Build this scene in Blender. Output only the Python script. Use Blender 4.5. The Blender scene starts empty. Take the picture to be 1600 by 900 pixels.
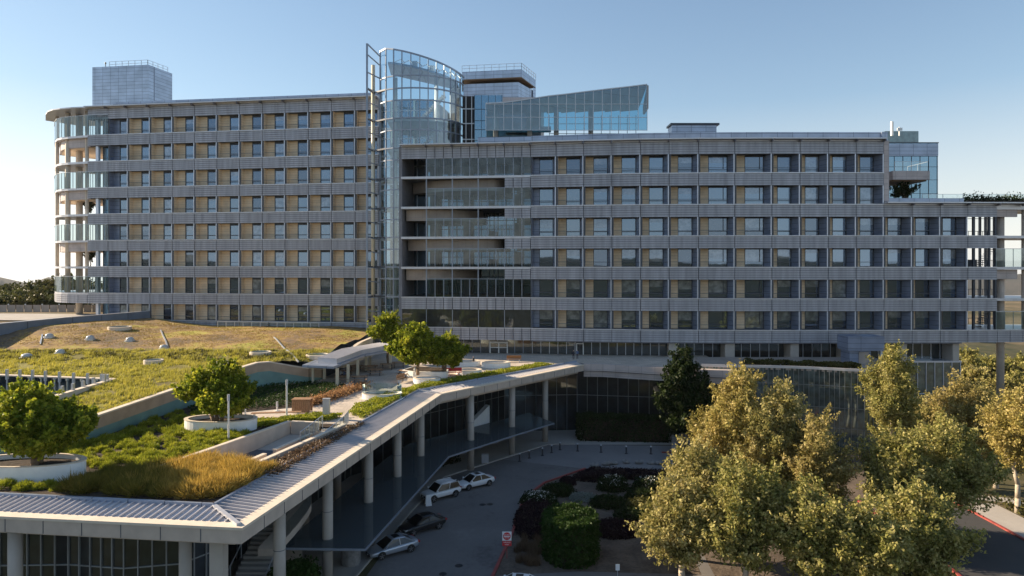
import bpy, bmesh, math, random
import numpy as np
from mathutils import Vector, Matrix
from mathutils.geometry import tessellate_polygon
R = math.radians
random.seed(7)
SC = bpy.context.scene
COL = SC.collection
F = 1067.0      # focal length in photo pixels, eye at (0,0,23), horizon row 412
EYE = 23.0

def at(px, py, y):
    "photo pixel at a known depth -> point"
    return Vector(((px-800)/F*y, y, EYE-(py-412)/F*y))
def gz(px, py, z):
    "photo pixel on a known level -> point"
    y = F*(EYE-z)/(py-412)
    return Vector(((px-800)/F*y, y, z))
def v3(p, z): return Vector((p[0], p[1], z))

# ------------------------------------------------------------------ materials
def _nodes(name):
    m = bpy.data.materials.new(name); m.use_nodes = True
    nt = m.node_tree
    return m, nt, nt.nodes['Principled BSDF']
def ramp(nt, stops):
    r = nt.nodes.new('ShaderNodeValToRGB')
    e = r.color_ramp.elements
    while len(e) > 1: e.remove(e[-1])
    e[0].position = stops[0][0]; e[0].color = (*stops[0][1], 1)
    for p, c in stops[1:]:
        k = e.new(p); k.color = (*c, 1)
    return r
def pm(name, c, rough=.6, metal=0., var=.12, scale=1.5, bump=0., spec=.5, detail=4, stretch=None):
    m, nt, b = _nodes(name)
    tc = nt.nodes.new('ShaderNodeTexCoord')
    no = nt.nodes.new('ShaderNodeTexNoise'); no.inputs['Scale'].default_value = scale; no.inputs['Detail'].default_value = detail
    src = tc.outputs['Object']
    if stretch:
        mp = nt.nodes.new('ShaderNodeMapping'); mp.inputs['Scale'].default_value = stretch
        nt.links.new(src, mp.inputs['Vector']); src = mp.outputs['Vector']
    nt.links.new(src, no.inputs['Vector'])
    lo = tuple(x*(1-var) for x in c); hi = tuple(min(1, x*(1+var)) for x in c)
    r = ramp(nt, [(.3, lo), (.7, hi)])
    nt.links.new(no.outputs['Fac'], r.inputs['Fac'])
    nt.links.new(r.outputs['Color'], b.inputs['Base Color'])
    b.inputs['Roughness'].default_value = rough; b.inputs['Metallic'].default_value = metal
    b.inputs['Specular IOR Level'].default_value = spec
    if bump:
        bp = nt.nodes.new('ShaderNodeBump'); bp.inputs['Strength'].default_value = bump; bp.inputs['Distance'].default_value = .05
        nt.links.new(no.outputs['Fac'], bp.inputs['Height']); nt.links.new(bp.outputs['Normal'], b.inputs['Normal'])
    return m
def tiles(name, c, mortar, sx, sy, rough=.5, metal=0., var=.06, ms=.012, axis='XZ'):
    "cladding panels or paving: brick texture in metres"
    m, nt, b = _nodes(name)
    tc = nt.nodes.new('ShaderNodeTexCoord')
    sep = nt.nodes.new('ShaderNodeSeparateXYZ'); cmb = nt.nodes.new('ShaderNodeCombineXYZ')
    nt.links.new(tc.outputs['Object'], sep.inputs[0])
    nt.links.new(sep.outputs[axis[0]], cmb.inputs['X']); nt.links.new(sep.outputs[axis[1]], cmb.inputs['Y'])
    br = nt.nodes.new('ShaderNodeTexBrick'); br.offset = 0.0 if axis == 'XZ' else .5
    br.inputs['Scale'].default_value = 1; br.inputs['Brick Width'].default_value = sx; br.inputs['Row Height'].default_value = sy
    br.inputs['Mortar Size'].default_value = ms; br.inputs['Bias'].default_value = 0
    br.inputs['Color1'].default_value = (*[x*(1-var) for x in c], 1); br.inputs['Color2'].default_value = (*[min(1, x*(1+var)) for x in c], 1)
    br.inputs['Mortar'].default_value = (*mortar, 1)
    nt.links.new(cmb.outputs[0], br.inputs['Vector'])
    no = nt.nodes.new('ShaderNodeTexNoise'); no.inputs['Scale'].default_value = .6; no.inputs['Detail'].default_value = 5
    nt.links.new(tc.outputs['Object'], no.inputs['Vector'])
    r = ramp(nt, [(.3, (.82,)*3), (.7, (1.1,)*3)])
    nt.links.new(no.outputs['Fac'], r.inputs['Fac'])
    mx = nt.nodes.new('ShaderNodeMix'); mx.data_type = 'RGBA'; mx.blend_type = 'MULTIPLY'; mx.inputs[0].default_value = 1
    nt.links.new(br.outputs['Color'], mx.inputs[6]); nt.links.new(r.outputs['Color'], mx.inputs[7])
    nt.links.new(mx.outputs[2], b.inputs['Base Color'])
    b.inputs['Roughness'].default_value = rough; b.inputs['Metallic'].default_value = metal
    return m
def leafmat(name, cols, trans=.35, nscale=.5):
    "per-leaf random colour, mixed with a slow noise; some light goes through"
    m, nt, b = _nodes(name)
    ge = nt.nodes.new('ShaderNodeNewGeometry')
    tc = nt.nodes.new('ShaderNodeTexCoord')
    no = nt.nodes.new('ShaderNodeTexNoise'); no.inputs['Scale'].default_value = nscale; no.inputs['Detail'].default_value = 3
    nt.links.new(tc.outputs['Object'], no.inputs['Vector'])
    mt = nt.nodes.new('ShaderNodeMath'); mt.operation = 'MULTIPLY_ADD'; mt.inputs[1].default_value = .55
    nt.links.new(ge.outputs['Random Per Island'], mt.inputs[0])
    m2 = nt.nodes.new('ShaderNodeMath'); m2.operation = 'MULTIPLY_ADD'; m2.inputs[1].default_value = 1.0; m2.inputs[2].default_value = -.25
    nt.links.new(no.outputs['Fac'], m2.inputs[0]); nt.links.new(m2.outputs[0], mt.inputs[2])
    n = len(cols)
    r = ramp(nt, [(i/(n-1), c) for i, c in enumerate(cols)])
    nt.links.new(mt.outputs[0], r.inputs['Fac'])
    nt.links.new(r.outputs['Color'], b.inputs['Base Color'])
    b.inputs['Roughness'].default_value = .55; b.inputs['Specular IOR Level'].default_value = .15
    tr = nt.nodes.new('ShaderNodeBsdfTranslucent'); nt.links.new(r.outputs['Color'], tr.inputs['Color'])
    ms = nt.nodes.new('ShaderNodeMixShader'); ms.inputs[0].default_value = trans
    nt.links.new(b.outputs[0], ms.inputs[1]); nt.links.new(tr.outputs[0], ms.inputs[2])
    nt.links.new(ms.outputs[0], nt.nodes['Material Output'].inputs['Surface'])
    return m
def mirrorglass(name, dark, tint, fac, wob=.0):
    "opaque coated glazing: dark room behind, sky and land mirrored"
    m, nt, b = _nodes(name)
    tc = nt.nodes.new('ShaderNodeTexCoord')
    no = nt.nodes.new('ShaderNodeTexNoise'); no.inputs['Scale'].default_value = 1.3; no.inputs['Detail'].default_value = 3
    nt.links.new(tc.outputs['Object'], no.inputs['Vector'])
    r = ramp(nt, [(.35, tuple(x*.5 for x in dark)), (.7, tuple(x*1.6 for x in dark))])
    nt.links.new(no.outputs['Fac'], r.inputs['Fac']); nt.links.new(r.outputs['Color'], b.inputs['Base Color'])
    b.inputs['Roughness'].default_value = .3
    g = nt.nodes.new('ShaderNodeBsdfGlossy'); g.inputs['Color'].default_value = (*tint, 1); g.inputs['Roughness'].default_value = .02
    if wob:
        bp = nt.nodes.new('ShaderNodeBump'); bp.inputs['Strength'].default_value = wob; bp.inputs['Distance'].default_value = .02
        n2 = nt.nodes.new('ShaderNodeTexNoise'); n2.inputs['Scale'].default_value = .7; nt.links.new(tc.outputs['Object'], n2.inputs['Vector'])
        nt.links.new(n2.outputs['Fac'], bp.inputs['Height']); nt.links.new(bp.outputs['Normal'], g.inputs['Normal'])
    fr = nt.nodes.new('ShaderNodeFresnel'); fr.inputs['IOR'].default_value = 1.5
    ma = nt.nodes.new('ShaderNodeMath'); ma.operation = 'MAXIMUM'; ma.inputs[1].default_value = fac
    nt.links.new(fr.outputs[0], ma.inputs[0])
    ms = nt.nodes.new('ShaderNodeMixShader'); nt.links.new(ma.outputs[0], ms.inputs[0])
    nt.links.new(b.outputs[0], ms.inputs[1]); nt.links.new(g.outputs[0], ms.inputs[2])
    nt.links.new(ms.outputs[0], nt.nodes['Material Output'].inputs['Surface'])
    return m
def clearglass(name, tint, refl=.12, haze=.0, hazec=(.5,.6,.6)):
    "see-through sheet glass"
    m, nt, b = _nodes(name)
    nt.nodes.remove(b)
    t = nt.nodes.new('ShaderNodeBsdfTransparent'); t.inputs['Color'].default_value = (*tint, 1)
    g = nt.nodes.new('ShaderNodeBsdfGlossy'); g.inputs['Roughness'].default_value = .02; g.inputs['Color'].default_value = (.85, .95, 1, 1)
    lw = nt.nodes.new('ShaderNodeFresnel'); lw.inputs['IOR'].default_value = 1.5
    tc = nt.nodes.new('ShaderNodeTexCoord'); no = nt.nodes.new('ShaderNodeTexNoise'); no.inputs['Scale'].default_value = .8
    nt.links.new(tc.outputs['Object'], no.inputs['Vector'])
    ad = nt.nodes.new('ShaderNodeMath'); ad.operation = 'MULTIPLY_ADD'; ad.inputs[1].default_value = .1; ad.inputs[2].default_value = refl-.05
    nt.links.new(no.outputs['Fac'], ad.inputs[0])
    ma = nt.nodes.new('ShaderNodeMath'); ma.operation = 'MAXIMUM'
    nt.links.new(lw.outputs[0], ma.inputs[0]); nt.links.new(ad.outputs[0], ma.inputs[1])
    ms = nt.nodes.new('ShaderNodeMixShader'); nt.links.new(ma.outputs[0], ms.inputs[0])
    nt.links.new(t.outputs[0], ms.inputs[1]); nt.links.new(g.outputs[0], ms.inputs[2])
    out = ms
    if haze:
        d = nt.nodes.new('ShaderNodeBsdfDiffuse'); d.inputs['Color'].default_value = (*hazec, 1)
        m3 = nt.nodes.new('ShaderNodeMixShader'); m3.inputs[0].default_value = haze
        nt.links.new(ms.outputs[0], m3.inputs[1]); nt.links.new(d.outputs[0], m3.inputs[2]); out = m3
    nt.links.new(out.outputs[0], nt.nodes['Material Output'].inputs['Surface'])
    return m
def patchmat(name, cols, s1=.25, s2=3., rough=.9, bump=.4):
    "soil or turf in patches: two noises through a ramp"
    m, nt, b = _nodes(name)
    tc = nt.nodes.new('ShaderNodeTexCoord')
    a = nt.nodes.new('ShaderNodeTexNoise'); a.inputs['Scale'].default_value = s1; a.inputs['Detail'].default_value = 6; a.inputs['Roughness'].default_value = .65
    c = nt.nodes.new('ShaderNodeTexNoise'); c.inputs['Scale'].default_value = s2; c.inputs['Detail'].default_value = 5
    for q in (a, c): nt.links.new(tc.outputs['Object'], q.inputs['Vector'])
    mt = nt.nodes.new('ShaderNodeMath'); mt.operation = 'MULTIPLY_ADD'; mt.inputs[1].default_value = .5
    m2 = nt.nodes.new('ShaderNodeMath'); m2.operation = 'MULTIPLY_ADD'; m2.inputs[1].default_value = 1.5; m2.inputs[2].default_value = -.5
    nt.links.new(a.outputs['Fac'], m2.inputs[0]); nt.links.new(c.outputs['Fac'], mt.inputs[0]); nt.links.new(m2.outputs[0], mt.inputs[2])
    n = len(cols)
    r = ramp(nt, [(.15+.7*i/(n-1), k) for i, k in enumerate(cols)])
    nt.links.new(mt.outputs[0], r.inputs['Fac']); nt.links.new(r.outputs['Color'], b.inputs['Base Color'])
    b.inputs['Roughness'].default_value = rough; b.inputs['Specular IOR Level'].default_value = .2
    bp = nt.nodes.new('ShaderNodeBump'); bp.inputs['Strength'].default_value = bump; bp.inputs['Distance'].default_value = .15
    nt.links.new(c.outputs['Fac'], bp.inputs['Height']); nt.links.new(bp.outputs['Normal'], b.inputs['Normal'])
    return m

M = {}
M['band'] = pm('grey_louvre_metal', (.395, .40, .44), .45, .35, .2, .6, stretch=(3, 3, .25))
M['bandback'] = pm('dark_joint_metal', (.17, .17, .20), .6, .2)
M['sill'] = pm('pale_sill_metal', (.60, .60, .63), .35, .4, .06)
M['beige'] = tiles('beige_render_panel', (.80, .63, .44), (.52, .40, .28), 40, .42, .7, 0, .05, .02)
M['greypan'] = tiles('bluegrey_panel', (.23, .275, .38), (.10, .12, .16), 40, .7, .35, .3, .05, .03)
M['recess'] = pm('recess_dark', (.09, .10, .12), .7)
M['frame'] = pm('dark_window_frame', (.05, .06, .08), .4, .3)
M['mull'] = pm('silver_mullion', (.62, .65, .72), .3, .5, .06)
M['cop'] = tiles('bluegrey_coping_panel', (.35, .41, .52), (.12, .14, .19), 2.2, .62, .35, .5, .06, .03)
M['metalpan'] = tiles('zinc_core_panel', (.46, .52, .62), (.20, .23, .29), 1.5, .6, .3, .6, .06, .03)
M['pinkpan'] = tiles('pinkgrey_panel', (.52, .45, .43), (.3, .26, .25), 1.6, .8, .5, .2, .05, .02)
M['softbeige'] = tiles('terrace_soffit_panel', (.40, .335, .29), (.3, .25, .22), 1.1, 3, .5, .1, .06, .02)
M['body'] = pm('tower_body_grey', (.2, .2, .22), .8)
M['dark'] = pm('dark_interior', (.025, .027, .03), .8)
M['brown'] = pm('brown_soffit', (.22, .14, .08), .7)
M['win'] = mirrorglass('tower_window_glass', (.022, .03, .045), (.40, .58, .82), .33, .06)
M['winblind'] = mirrorglass('tower_window_glass_blind_down', (.24, .245, .24), (.40, .57, .82), .25, .06)
M['windark'] = mirrorglass('tower_window_glass_dark_room', (.012, .015, .02), (.40, .57, .82), .24, .06)
M['blueglass'] = mirrorglass('blue_curtain_glass', (.02, .05, .08), (.36, .58, .76), .45, .08)
M['tealglass'] = mirrorglass('teal_spandrel_glass', (.075, .105, .105), (.42, .54, .58), .22, .08)
M['darkglass'] = mirrorglass('dark_lobby_glass', (.012, .016, .02), (.5, .58, .6), .16, .1)
M['clear'] = clearglass('clear_sheet_glass', (.78, .86, .88), .11)
M['towerglass'] = clearglass('stair_tower_glass', (.62, .77, .85), .19)
M['railglass'] = clearglass('balustrade_glass', (.70, .80, .80), .08, .05, (.40, .5, .48))
M['pentglass'] = clearglass('penthouse_glass', (.15, .40, .54), .20)
M['screenglass'] = clearglass('terrace_screen_glass', (.42, .58, .66), .08)
M['awnglass'] = clearglass('frosted_awning_glass', (.50, .56, .58), .06, .45, (.13, .155, .165))
M['conc'] = pm('concrete', (.52, .43, .355), .8, 0, .10, 1.2, .1)
M['conclight'] = pm('pale_concrete', (.66, .57, .46), .8, 0, .08, 1.5, .1)
M['white'] = pm('white_render', (.84, .83, .80), .6, 0, .05, 2)
M['column'] = pm('column_concrete', (.46, .41, .36), .7, 0, .08, 1)
M['roofmetal'] = pm('zinc_roof_metal', (.52, .50, .51), .5, .1, .07, .8)
M['rib'] = pm('zinc_roof_seam', (.46, .45, .47), .5, .1, .05)
M['steel'] = pm('painted_steel', (.55, .57, .60), .4, .5, .06)
M['whitemetal'] = pm('white_metal', (.78, .78, .76), .4, .1, .04)
M['screw'] = pm('pale_yellow_steel', (.66, .60, .46), .4, .2, .05)
M['wood'] = pm('weathered_wood', (.30, .17, .09), .7, 0, .25, 6, stretch=(1, 8, 1))
M['paving'] = tiles('sandy_paving', (.56, .48, .40), (.36, .31, .26), .9, .6, .8, 0, .08, .02, 'XY')
M['drive'] = patchmat('drive_concrete', [(.105, .098, .095), (.16, .15, .145), (.175, .165, .158), (.215, .205, .195)], .16, 2.5, .8, .05)
M['plaza'] = patchmat('plaza_concrete', [(.20, .19, .19), (.25, .24, .235)], .2, 2, .8, .05)
M['asphalt'] = patchmat('asphalt', [(.055, .055, .058), (.08, .078, .076)], .2, 6, .85, .1)
M['walk'] = patchmat('sidewalk_concrete', [(.36, .33, .30), (.45, .42, .38)], .3, 3, .8, .05)
M['redcurb'] = pm('red_curb_paint', (.30, .06, .05), .6, 0, .2, 3)
M['soil'] = patchmat('soil', [(.025, .018, .013), (.05, .036, .026), (.09, .065, .048)], .5, 4)
M['towersteel'] = pm('blue_grey_tower_steel', (.30, .34, .41), .4, .4, .06)
M['woods'] = patchmat('woodland', [(.012, .017, .008), (.022, .028, .012), (.05, .045, .022)], .03, .3, .95, .8)
M['hallmull'] = pm('grey_hall_mullion', (.27, .29, .30), .4, .4)
M['drysoil'] = patchmat('dry_soil', [(.07, .055, .045), (.12, .095, .075), (.18, .14, .11)], .5, 4)
M['land'] = patchmat('scrub_land', [(.035, .045, .02), (.09, .08, .04), (.20, .15, .09), (.27, .21, .14)], .02, .25, .95, .8)
M['hill'] = patchmat('far_hill', [(.05, .05, .04), (.08, .075, .06), (.12, .10, .08)], .004, .05)
M['sedum'] = patchmat('sedum_turf', [(.30, .32, .05), (.36, .34, .07), (.36, .24, .09), (.22, .15, .09), (.14, .11, .08), (.28, .26, .06)], .13, 2.2)
M['meadow'] = patchmat('meadow_turf', [(.09, .07, .035), (.17, .15, .04), (.27, .25, .055)], .25, 3.5)
M['trunk'] = pm('bark', (.20, .14, .09), .9, 0, .3, 5, .4)
M['paletrunk'] = pm('pale_bark', (.42, .36, .28), .9, 0, .3, 3, .3)
M['tyre'] = pm('tyre_rubber', (.02, .02, .02), .8)
M['carglass'] = mirrorglass('car_glass', (.008, .009, .01), (.5, .55, .6), .04)
M['frontmull'] = pm('front_mullion', (.36, .37, .38), .4, .3)
M['lamp'] = pm('lamp_lens', (.6, .62, .65), .2, .2)
M['tail'] = pm('tail_lens', (.35, .02, .02), .3)
M['alloy'] = pm('alloy_rim', (.25, .25, .27), .3, .7)
M['blacksteel'] = pm('black_steel', (.03, .03, .035), .5, .3)
M['red'] = pm('sign_red', (.55, .03, .035), .5, 0, .05)
M['signwhite'] = pm('sign_white', (.8, .8, .8), .5, 0, .03)
M['stone'] = pm('boulder_stone', (.22, .21, .20), .9, 0, .3, 3, .5)
M['pebble'] = patchmat('pebble_concrete', [(.16, .14, .12), (.30, .27, .24), (.42, .38, .33)], 2, 14, .9, .5)
M['skylight'] = pm('skylight_dome', (.46, .46, .45), .3, 0, .04)
M['skin'] = pm('skin', (.5, .33, .25), .6); M['hair'] = pm('hair', (.03, .02, .015), .7)
M['darkcloth'] = pm('dark_cloth', (.03, .03, .04), .9); M['palecloth'] = pm('pale_cloth', (.6, .58, .55), .9)
M['bluecloth'] = pm('blue_cloth', (.10, .14, .25), .9)
M['sycamore'] = leafmat('sycamore_leaves', [(.055, .065, .016), (.24, .225, .065), (.45, .39, .15), (.64, .54, .29)], .36)
M['sycamore_g'] = leafmat('greener_sycamore_leaves', [(.05, .068, .015), (.20, .205, .05), (.40, .36, .12), (.60, .52, .25)], .36)
M['sycamore_y'] = leafmat('yellow_sycamore_leaves', [(.06, .065, .016), (.28, .245, .065), (.50, .41, .14), (.68, .55, .27)], .36)
M['sycamore_b'] = leafmat('browning_sycamore_leaves', [(.055, .06, .017), (.23, .205, .06), (.42, .345, .13), (.60, .48, .24)], .36)
M['carob'] = leafmat('carob_leaves', [(.035, .07, .008), (.13, .18, .016), (.32, .35, .03), (.60, .52, .06)], .5)
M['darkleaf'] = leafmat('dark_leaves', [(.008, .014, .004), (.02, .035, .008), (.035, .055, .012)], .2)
M['hedge'] = leafmat('hedge_leaves', [(.014, .034, .006), (.028, .06, .010), (.05, .085, .016)], .25)
M['maroon'] = leafmat('maroon_leaves', [(.012, .006, .008), (.022, .010, .014), (.035, .016, .02)], .15)
M['scrub'] = leafmat('scrub_leaves', [(.03, .035, .01), (.08, .08, .022), (.15, .13, .04)], .25)
M['backtree'] = leafmat('background_leaves', [(.03, .04, .014), (.075, .085, .025), (.14, .14, .05)], .3)
M['tuft'] = leafmat('tuft_grass', [(.06, .10, .01), (.26, .29, .025), (.52, .49, .06)], .4, .8)
M['meadowgrass'] = leafmat('meadow_grass', [(.20, .20, .04), (.40, .37, .06), (.54, .46, .10)], .45, .25)
M['olivegrass'] = leafmat('olive_grass', [(.05, .06, .012), (.14, .13, .022), (.24, .19, .035), (.36, .25, .05)], .4, .6)
M['orange'] = leafmat('orange_grass', [(.15, .13, .03), (.38, .26, .05), (.56, .37, .09), (.45, .36, .09)], .4, .5)
M['dryplant'] = leafmat('dry_plants', [(.07, .05, .03), (.17, .11, .07), (.24, .17, .10)], .3)
M['orangehedge'] = leafmat('orange_hedge_leaves', [(.22, .12, .06), (.40, .22, .10), (.48, .30, .15)], .35)
M['silver'] = leafmat('silver_leaves', [(.12,.14,.12),(.22,.25,.22),(.30,.33,.30)], .2)
M['flower'] = pm('white_petals', (.75, .75, .7), .8)

# ------------------------------------------------------------------ mesh helpers
def rootloc(p):
    t = Vector((0, 0, 0))
    while p is not None: t += p.location; p = p.parent
    return t
class MB:
    def __init__(s): s.v = []; s.f = []; s.m = []
    def quad(s, pts, mi=0):
        n = len(s.v); s.v += [tuple(p) for p in pts]; s.f.append(tuple(range(n, n+len(pts)))); s.m.append(mi)
    def hexa(s, b, t, mi=0):
        "bottom ring b, top ring t"
        n = len(s.v); k = len(b); s.v += [tuple(p) for p in b]+[tuple(p) for p in t]
        s.f.append(tuple(range(n+k-1, n-1, -1))); s.f.append(tuple(range(n+k, n+2*k)))
        for i in range(k):
            j = (i+1) % k; s.f.append((n+i, n+j, n+k+j, n+k+i))
        s.m += [mi]*(k+2)
    def box(s, x0, x1, y0, y1, z0, z1, mi=0):
        q = [(x0, y0), (x1, y0), (x1, y1), (x0, y1)]
        s.hexa([(*p, z0) for p in q], [(*p, z1) for p in q], mi)
    def prism(s, poly, z0, z1, mi=0):
        a = sum(poly[i][0]*poly[(i+1) % len(poly)][1]-poly[(i+1) % len(poly)][0]*poly[i][1] for i in range(len(poly)))
        if a < 0: poly = poly[::-1]
        s.hexa([(p[0], p[1], z0) for p in poly], [(p[0], p[1], z1) for p in poly], mi)
    def bar(s, p, q, w, h, mi=0, up=(0, 0, 1)):
        "square bar from p to q"
        p = Vector(p); q = Vector(q); d = (q-p).normalized(); u = Vector(up)
        if abs(d.dot(u)) > .95: u = Vector((0, 1, 0))
        a = d.cross(u).normalized()*w/2; b = a.cross(d).normalized()*h/2
        s.hexa([p-a-b, p+a-b, p+a+b, p-a+b], [q-a-b, q+a-b, q+a+b, q-a+b], mi)
    def tube(s, p, q, r0, r1=None, n=8, mi=0):
        r1 = r0 if r1 is None else r1
        p = Vector(p); q = Vector(q); d = (q-p).normalized()
        u = Vector((0, 0, 1)) if abs(d.z) < .95 else Vector((1, 0, 0))
        a = d.cross(u).normalized(); b = a.cross(d)
        an = [2*math.pi*i/n for i in range(n)]
        s.hexa([p+(a*math.cos(t)+b*math.sin(t))*r0 for t in an][::-1], [q+(a*math.cos(t)+b*math.sin(t))*r1 for t in an][::-1], mi)
    def cyl(s, x, y, r, z0, z1, n=16, mi=0, rx=None, ry=None):
        rx = rx or r; ry = ry or r
        s.prism([(x+rx*math.cos(2*math.pi*i/n), y+ry*math.sin(2*math.pi*i/n)) for i in range(n)], z0, z1, mi)
    def lathe(s, x, y, prof, n=24, rx=1., ry=1., mi=0):
        "prof = [(r, z)...]; elliptical by rx, ry"
        base = len(s.v)
        for r, z in prof:
            for i in range(n):
                t = 2*math.pi*i/n; s.v.append((x+r*rx*math.cos(t), y+r*ry*math.sin(t), z))
        for k in range(len(prof)-1):
            for i in range(n):
                j = (i+1) % n
                s.f.append((base+k*n+i, base+k*n+j, base+(k+1)*n+j, base+(k+1)*n+i)); s.m.append(mi)
    def poly(s, pts, holes=(), mi=0):
        "flat polygon with holes"
        loops = [[Vector(p) for p in pts]]+[[Vector(p) for p in h] for h in holes]
        n = len(s.v); flat = [p for l in loops for p in l]
        s.v += [tuple(p) for p in flat]
        for t in tessellate_polygon(loops):
            a, b, c = (flat[i] for i in t)
            t = t if (b-a).cross(c-a).z > 0 else t[::-1]
            s.f.append(tuple(n+i for i in t)); s.m.append(mi)
    def build(s, name, mats, parent=None, smooth=False, local=False):
        me = bpy.data.meshes.new(name)
        off = Vector((0, 0, 0)) if (parent is None or local) else rootloc(parent)
        me.from_pydata([(a-off.x, b-off.y, c-off.z) for a, b, c in s.v], [], s.f)
        for m in (mats if isinstance(mats, (list, tuple)) else [mats]): me.materials.append(m)
        me.polygons.foreach_set('material_index', s.m)
        if smooth: me.polygons.foreach_set('use_smooth', [True]*len(s.f))
        me.update()
        o = bpy.data.objects.new(name, me); COL.objects.link(o)
        if parent is not None: o.parent = parent
        return o
def npmesh(name, co, faces, mat, parent=None, k=4, local=False):
    "numpy points (n,3), faces of k consecutive points"
    co = np.asarray(co, dtype=np.float32)
    if parent is not None and not local:
        co = co-np.array(rootloc(parent), dtype=np.float32)
    me = bpy.data.meshes.new(name); n = len(co); nf = n//k
    me.vertices.add(n); me.vertices.foreach_set('co', co.ravel())
    me.loops.add(n); me.loops.foreach_set('vertex_index', np.arange(n, dtype=np.int32))
    me.polygons.add(nf); me.polygons.foreach_set('loop_start', np.arange(0, n, k, dtype=np.int32))
    me.update(calc_edges=True); me.validate()
    me.materials.append(mat)
    o = bpy.data.objects.new(name, me); COL.objects.link(o)
    if parent is not None: o.parent = parent
    return o
def tag(o, label, cat, group=None, kind=None):
    o['label'] = label; o['category'] = cat
    if group: o['group'] = group
    if kind: o['kind'] = kind
    return o
def thing(name, label, cat, loc=(0, 0, 0), group=None, rz=0):
    o = bpy.data.objects.new(name, None); o.empty_display_size = .3; COL.objects.link(o)
    o.location = loc; o.rotation_euler.z = rz
    return tag(o, label, cat, group)
def struct(o): o['kind'] = 'structure'; return o
def stuff(o, label, cat): return tag(o, label, cat, kind='stuff')
def dup(root, loc, rz, label):
    r = root.copy(); COL.objects.link(r); r.location = loc; r.rotation_euler.z = rz; r['label'] = label
    for ch in list(root.children):
        c = ch.copy(); COL.objects.link(c); c.parent = r
        for g in list(ch.children):
            d = g.copy(); COL.objects.link(d); d.parent = c
    return r

def leaves(centers, size, rng, upbias=0.):
    "diamond leaves at centers -> (4n,3)"
    n = len(centers)
    a = rng.normal(size=(n, 3)); a[:, 2] *= (1-upbias); a /= np.linalg.norm(a, axis=1)[:, None]
    b = rng.normal(size=(n, 3)); b -= (b*a).sum(1)[:, None]*a; b /= np.linalg.norm(b, axis=1)[:, None]
    s = size*rng.uniform(.6, 1.3, (n, 1))
    out = np.empty((n, 4, 3))
    out[:, 0] = centers+a*s; out[:, 1] = centers+b*s*.55; out[:, 2] = centers-a*s; out[:, 3] = centers-b*s*.55
    return out.reshape(-1, 3)
def blades(base, h, rng, lean=.45, w=.03, wind=(0, 0)):
    "grass blades, one triangle each, fanning from base points"
    n = len(base); t = rng.uniform(0, 2*np.pi, n); l = rng.uniform(.15, lean, n)*h
    hh = h*rng.uniform(.6, 1.15, n)
    out = np.empty((n, 3, 3))
    dx = np.cos(t); dy = np.sin(t)
    out[:, 0] = base+np.stack([-dy*w, dx*w, 0*t], 1); out[:, 1] = base+np.stack([dy*w, -dx*w, 0*t], 1)
    out[:, 2] = base+np.stack([dx*l+wind[0]*h, dy*l+wind[1]*h, hh], 1)
    return out.reshape(-1, 3)
def domes(cx, cy, z, r, per, rng, up=.75, l=.30):
    "mounded tufts: short blades standing off a dome"
    n = len(cx); d = rng.normal(size=(n*per, 3)); d[:, 2] = np.abs(d[:, 2]); d /= np.linalg.norm(d, axis=1)[:, None]
    R_ = np.repeat(r, per)[:, None]; c = np.column_stack([np.repeat(cx, per), np.repeat(cy, per), np.full(n*per, z)])
    b = c+d*R_*np.array([1, 1, up])*rng.uniform(.75, 1, (n*per, 1)); tip = d+np.array([0, 0, .45])+rng.normal(0, .35, d.shape)
    s = np.cross(tip, rng.normal(size=d.shape)); s /= np.linalg.norm(s, axis=1)[:, None]
    out = np.empty((n*per, 3, 3)); out[:, 0] = b-s*.025; out[:, 1] = b+s*.025; out[:, 2] = b+tip*R_*l
    return out.reshape(-1, 3)
def inpoly(x, y, poly):
    r = np.zeros(len(x), bool); j = len(poly)-1
    for i in range(len(poly)):
        xi, yi = poly[i][0], poly[i][1]; xj, yj = poly[j][0], poly[j][1]
        c = ((yi > y) != (yj > y)) & (x < (xj-xi)*(y-yi)/((yj-yi) or 1e-9)+xi)
        r ^= c; j = i
    return r
def scatter(poly, n, rng):
    xs = [p[0] for p in poly]; ys = [p[1] for p in poly]
    out = np.zeros((0, 2))
    while len(out) < n:
        q = np.stack([rng.uniform(min(xs), max(xs), 3*n), rng.uniform(min(ys), max(ys), 3*n)], 1)
        out = np.concatenate([out, q[inpoly(q[:, 0], q[:, 1], poly)]])
    return out[:n]

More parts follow.
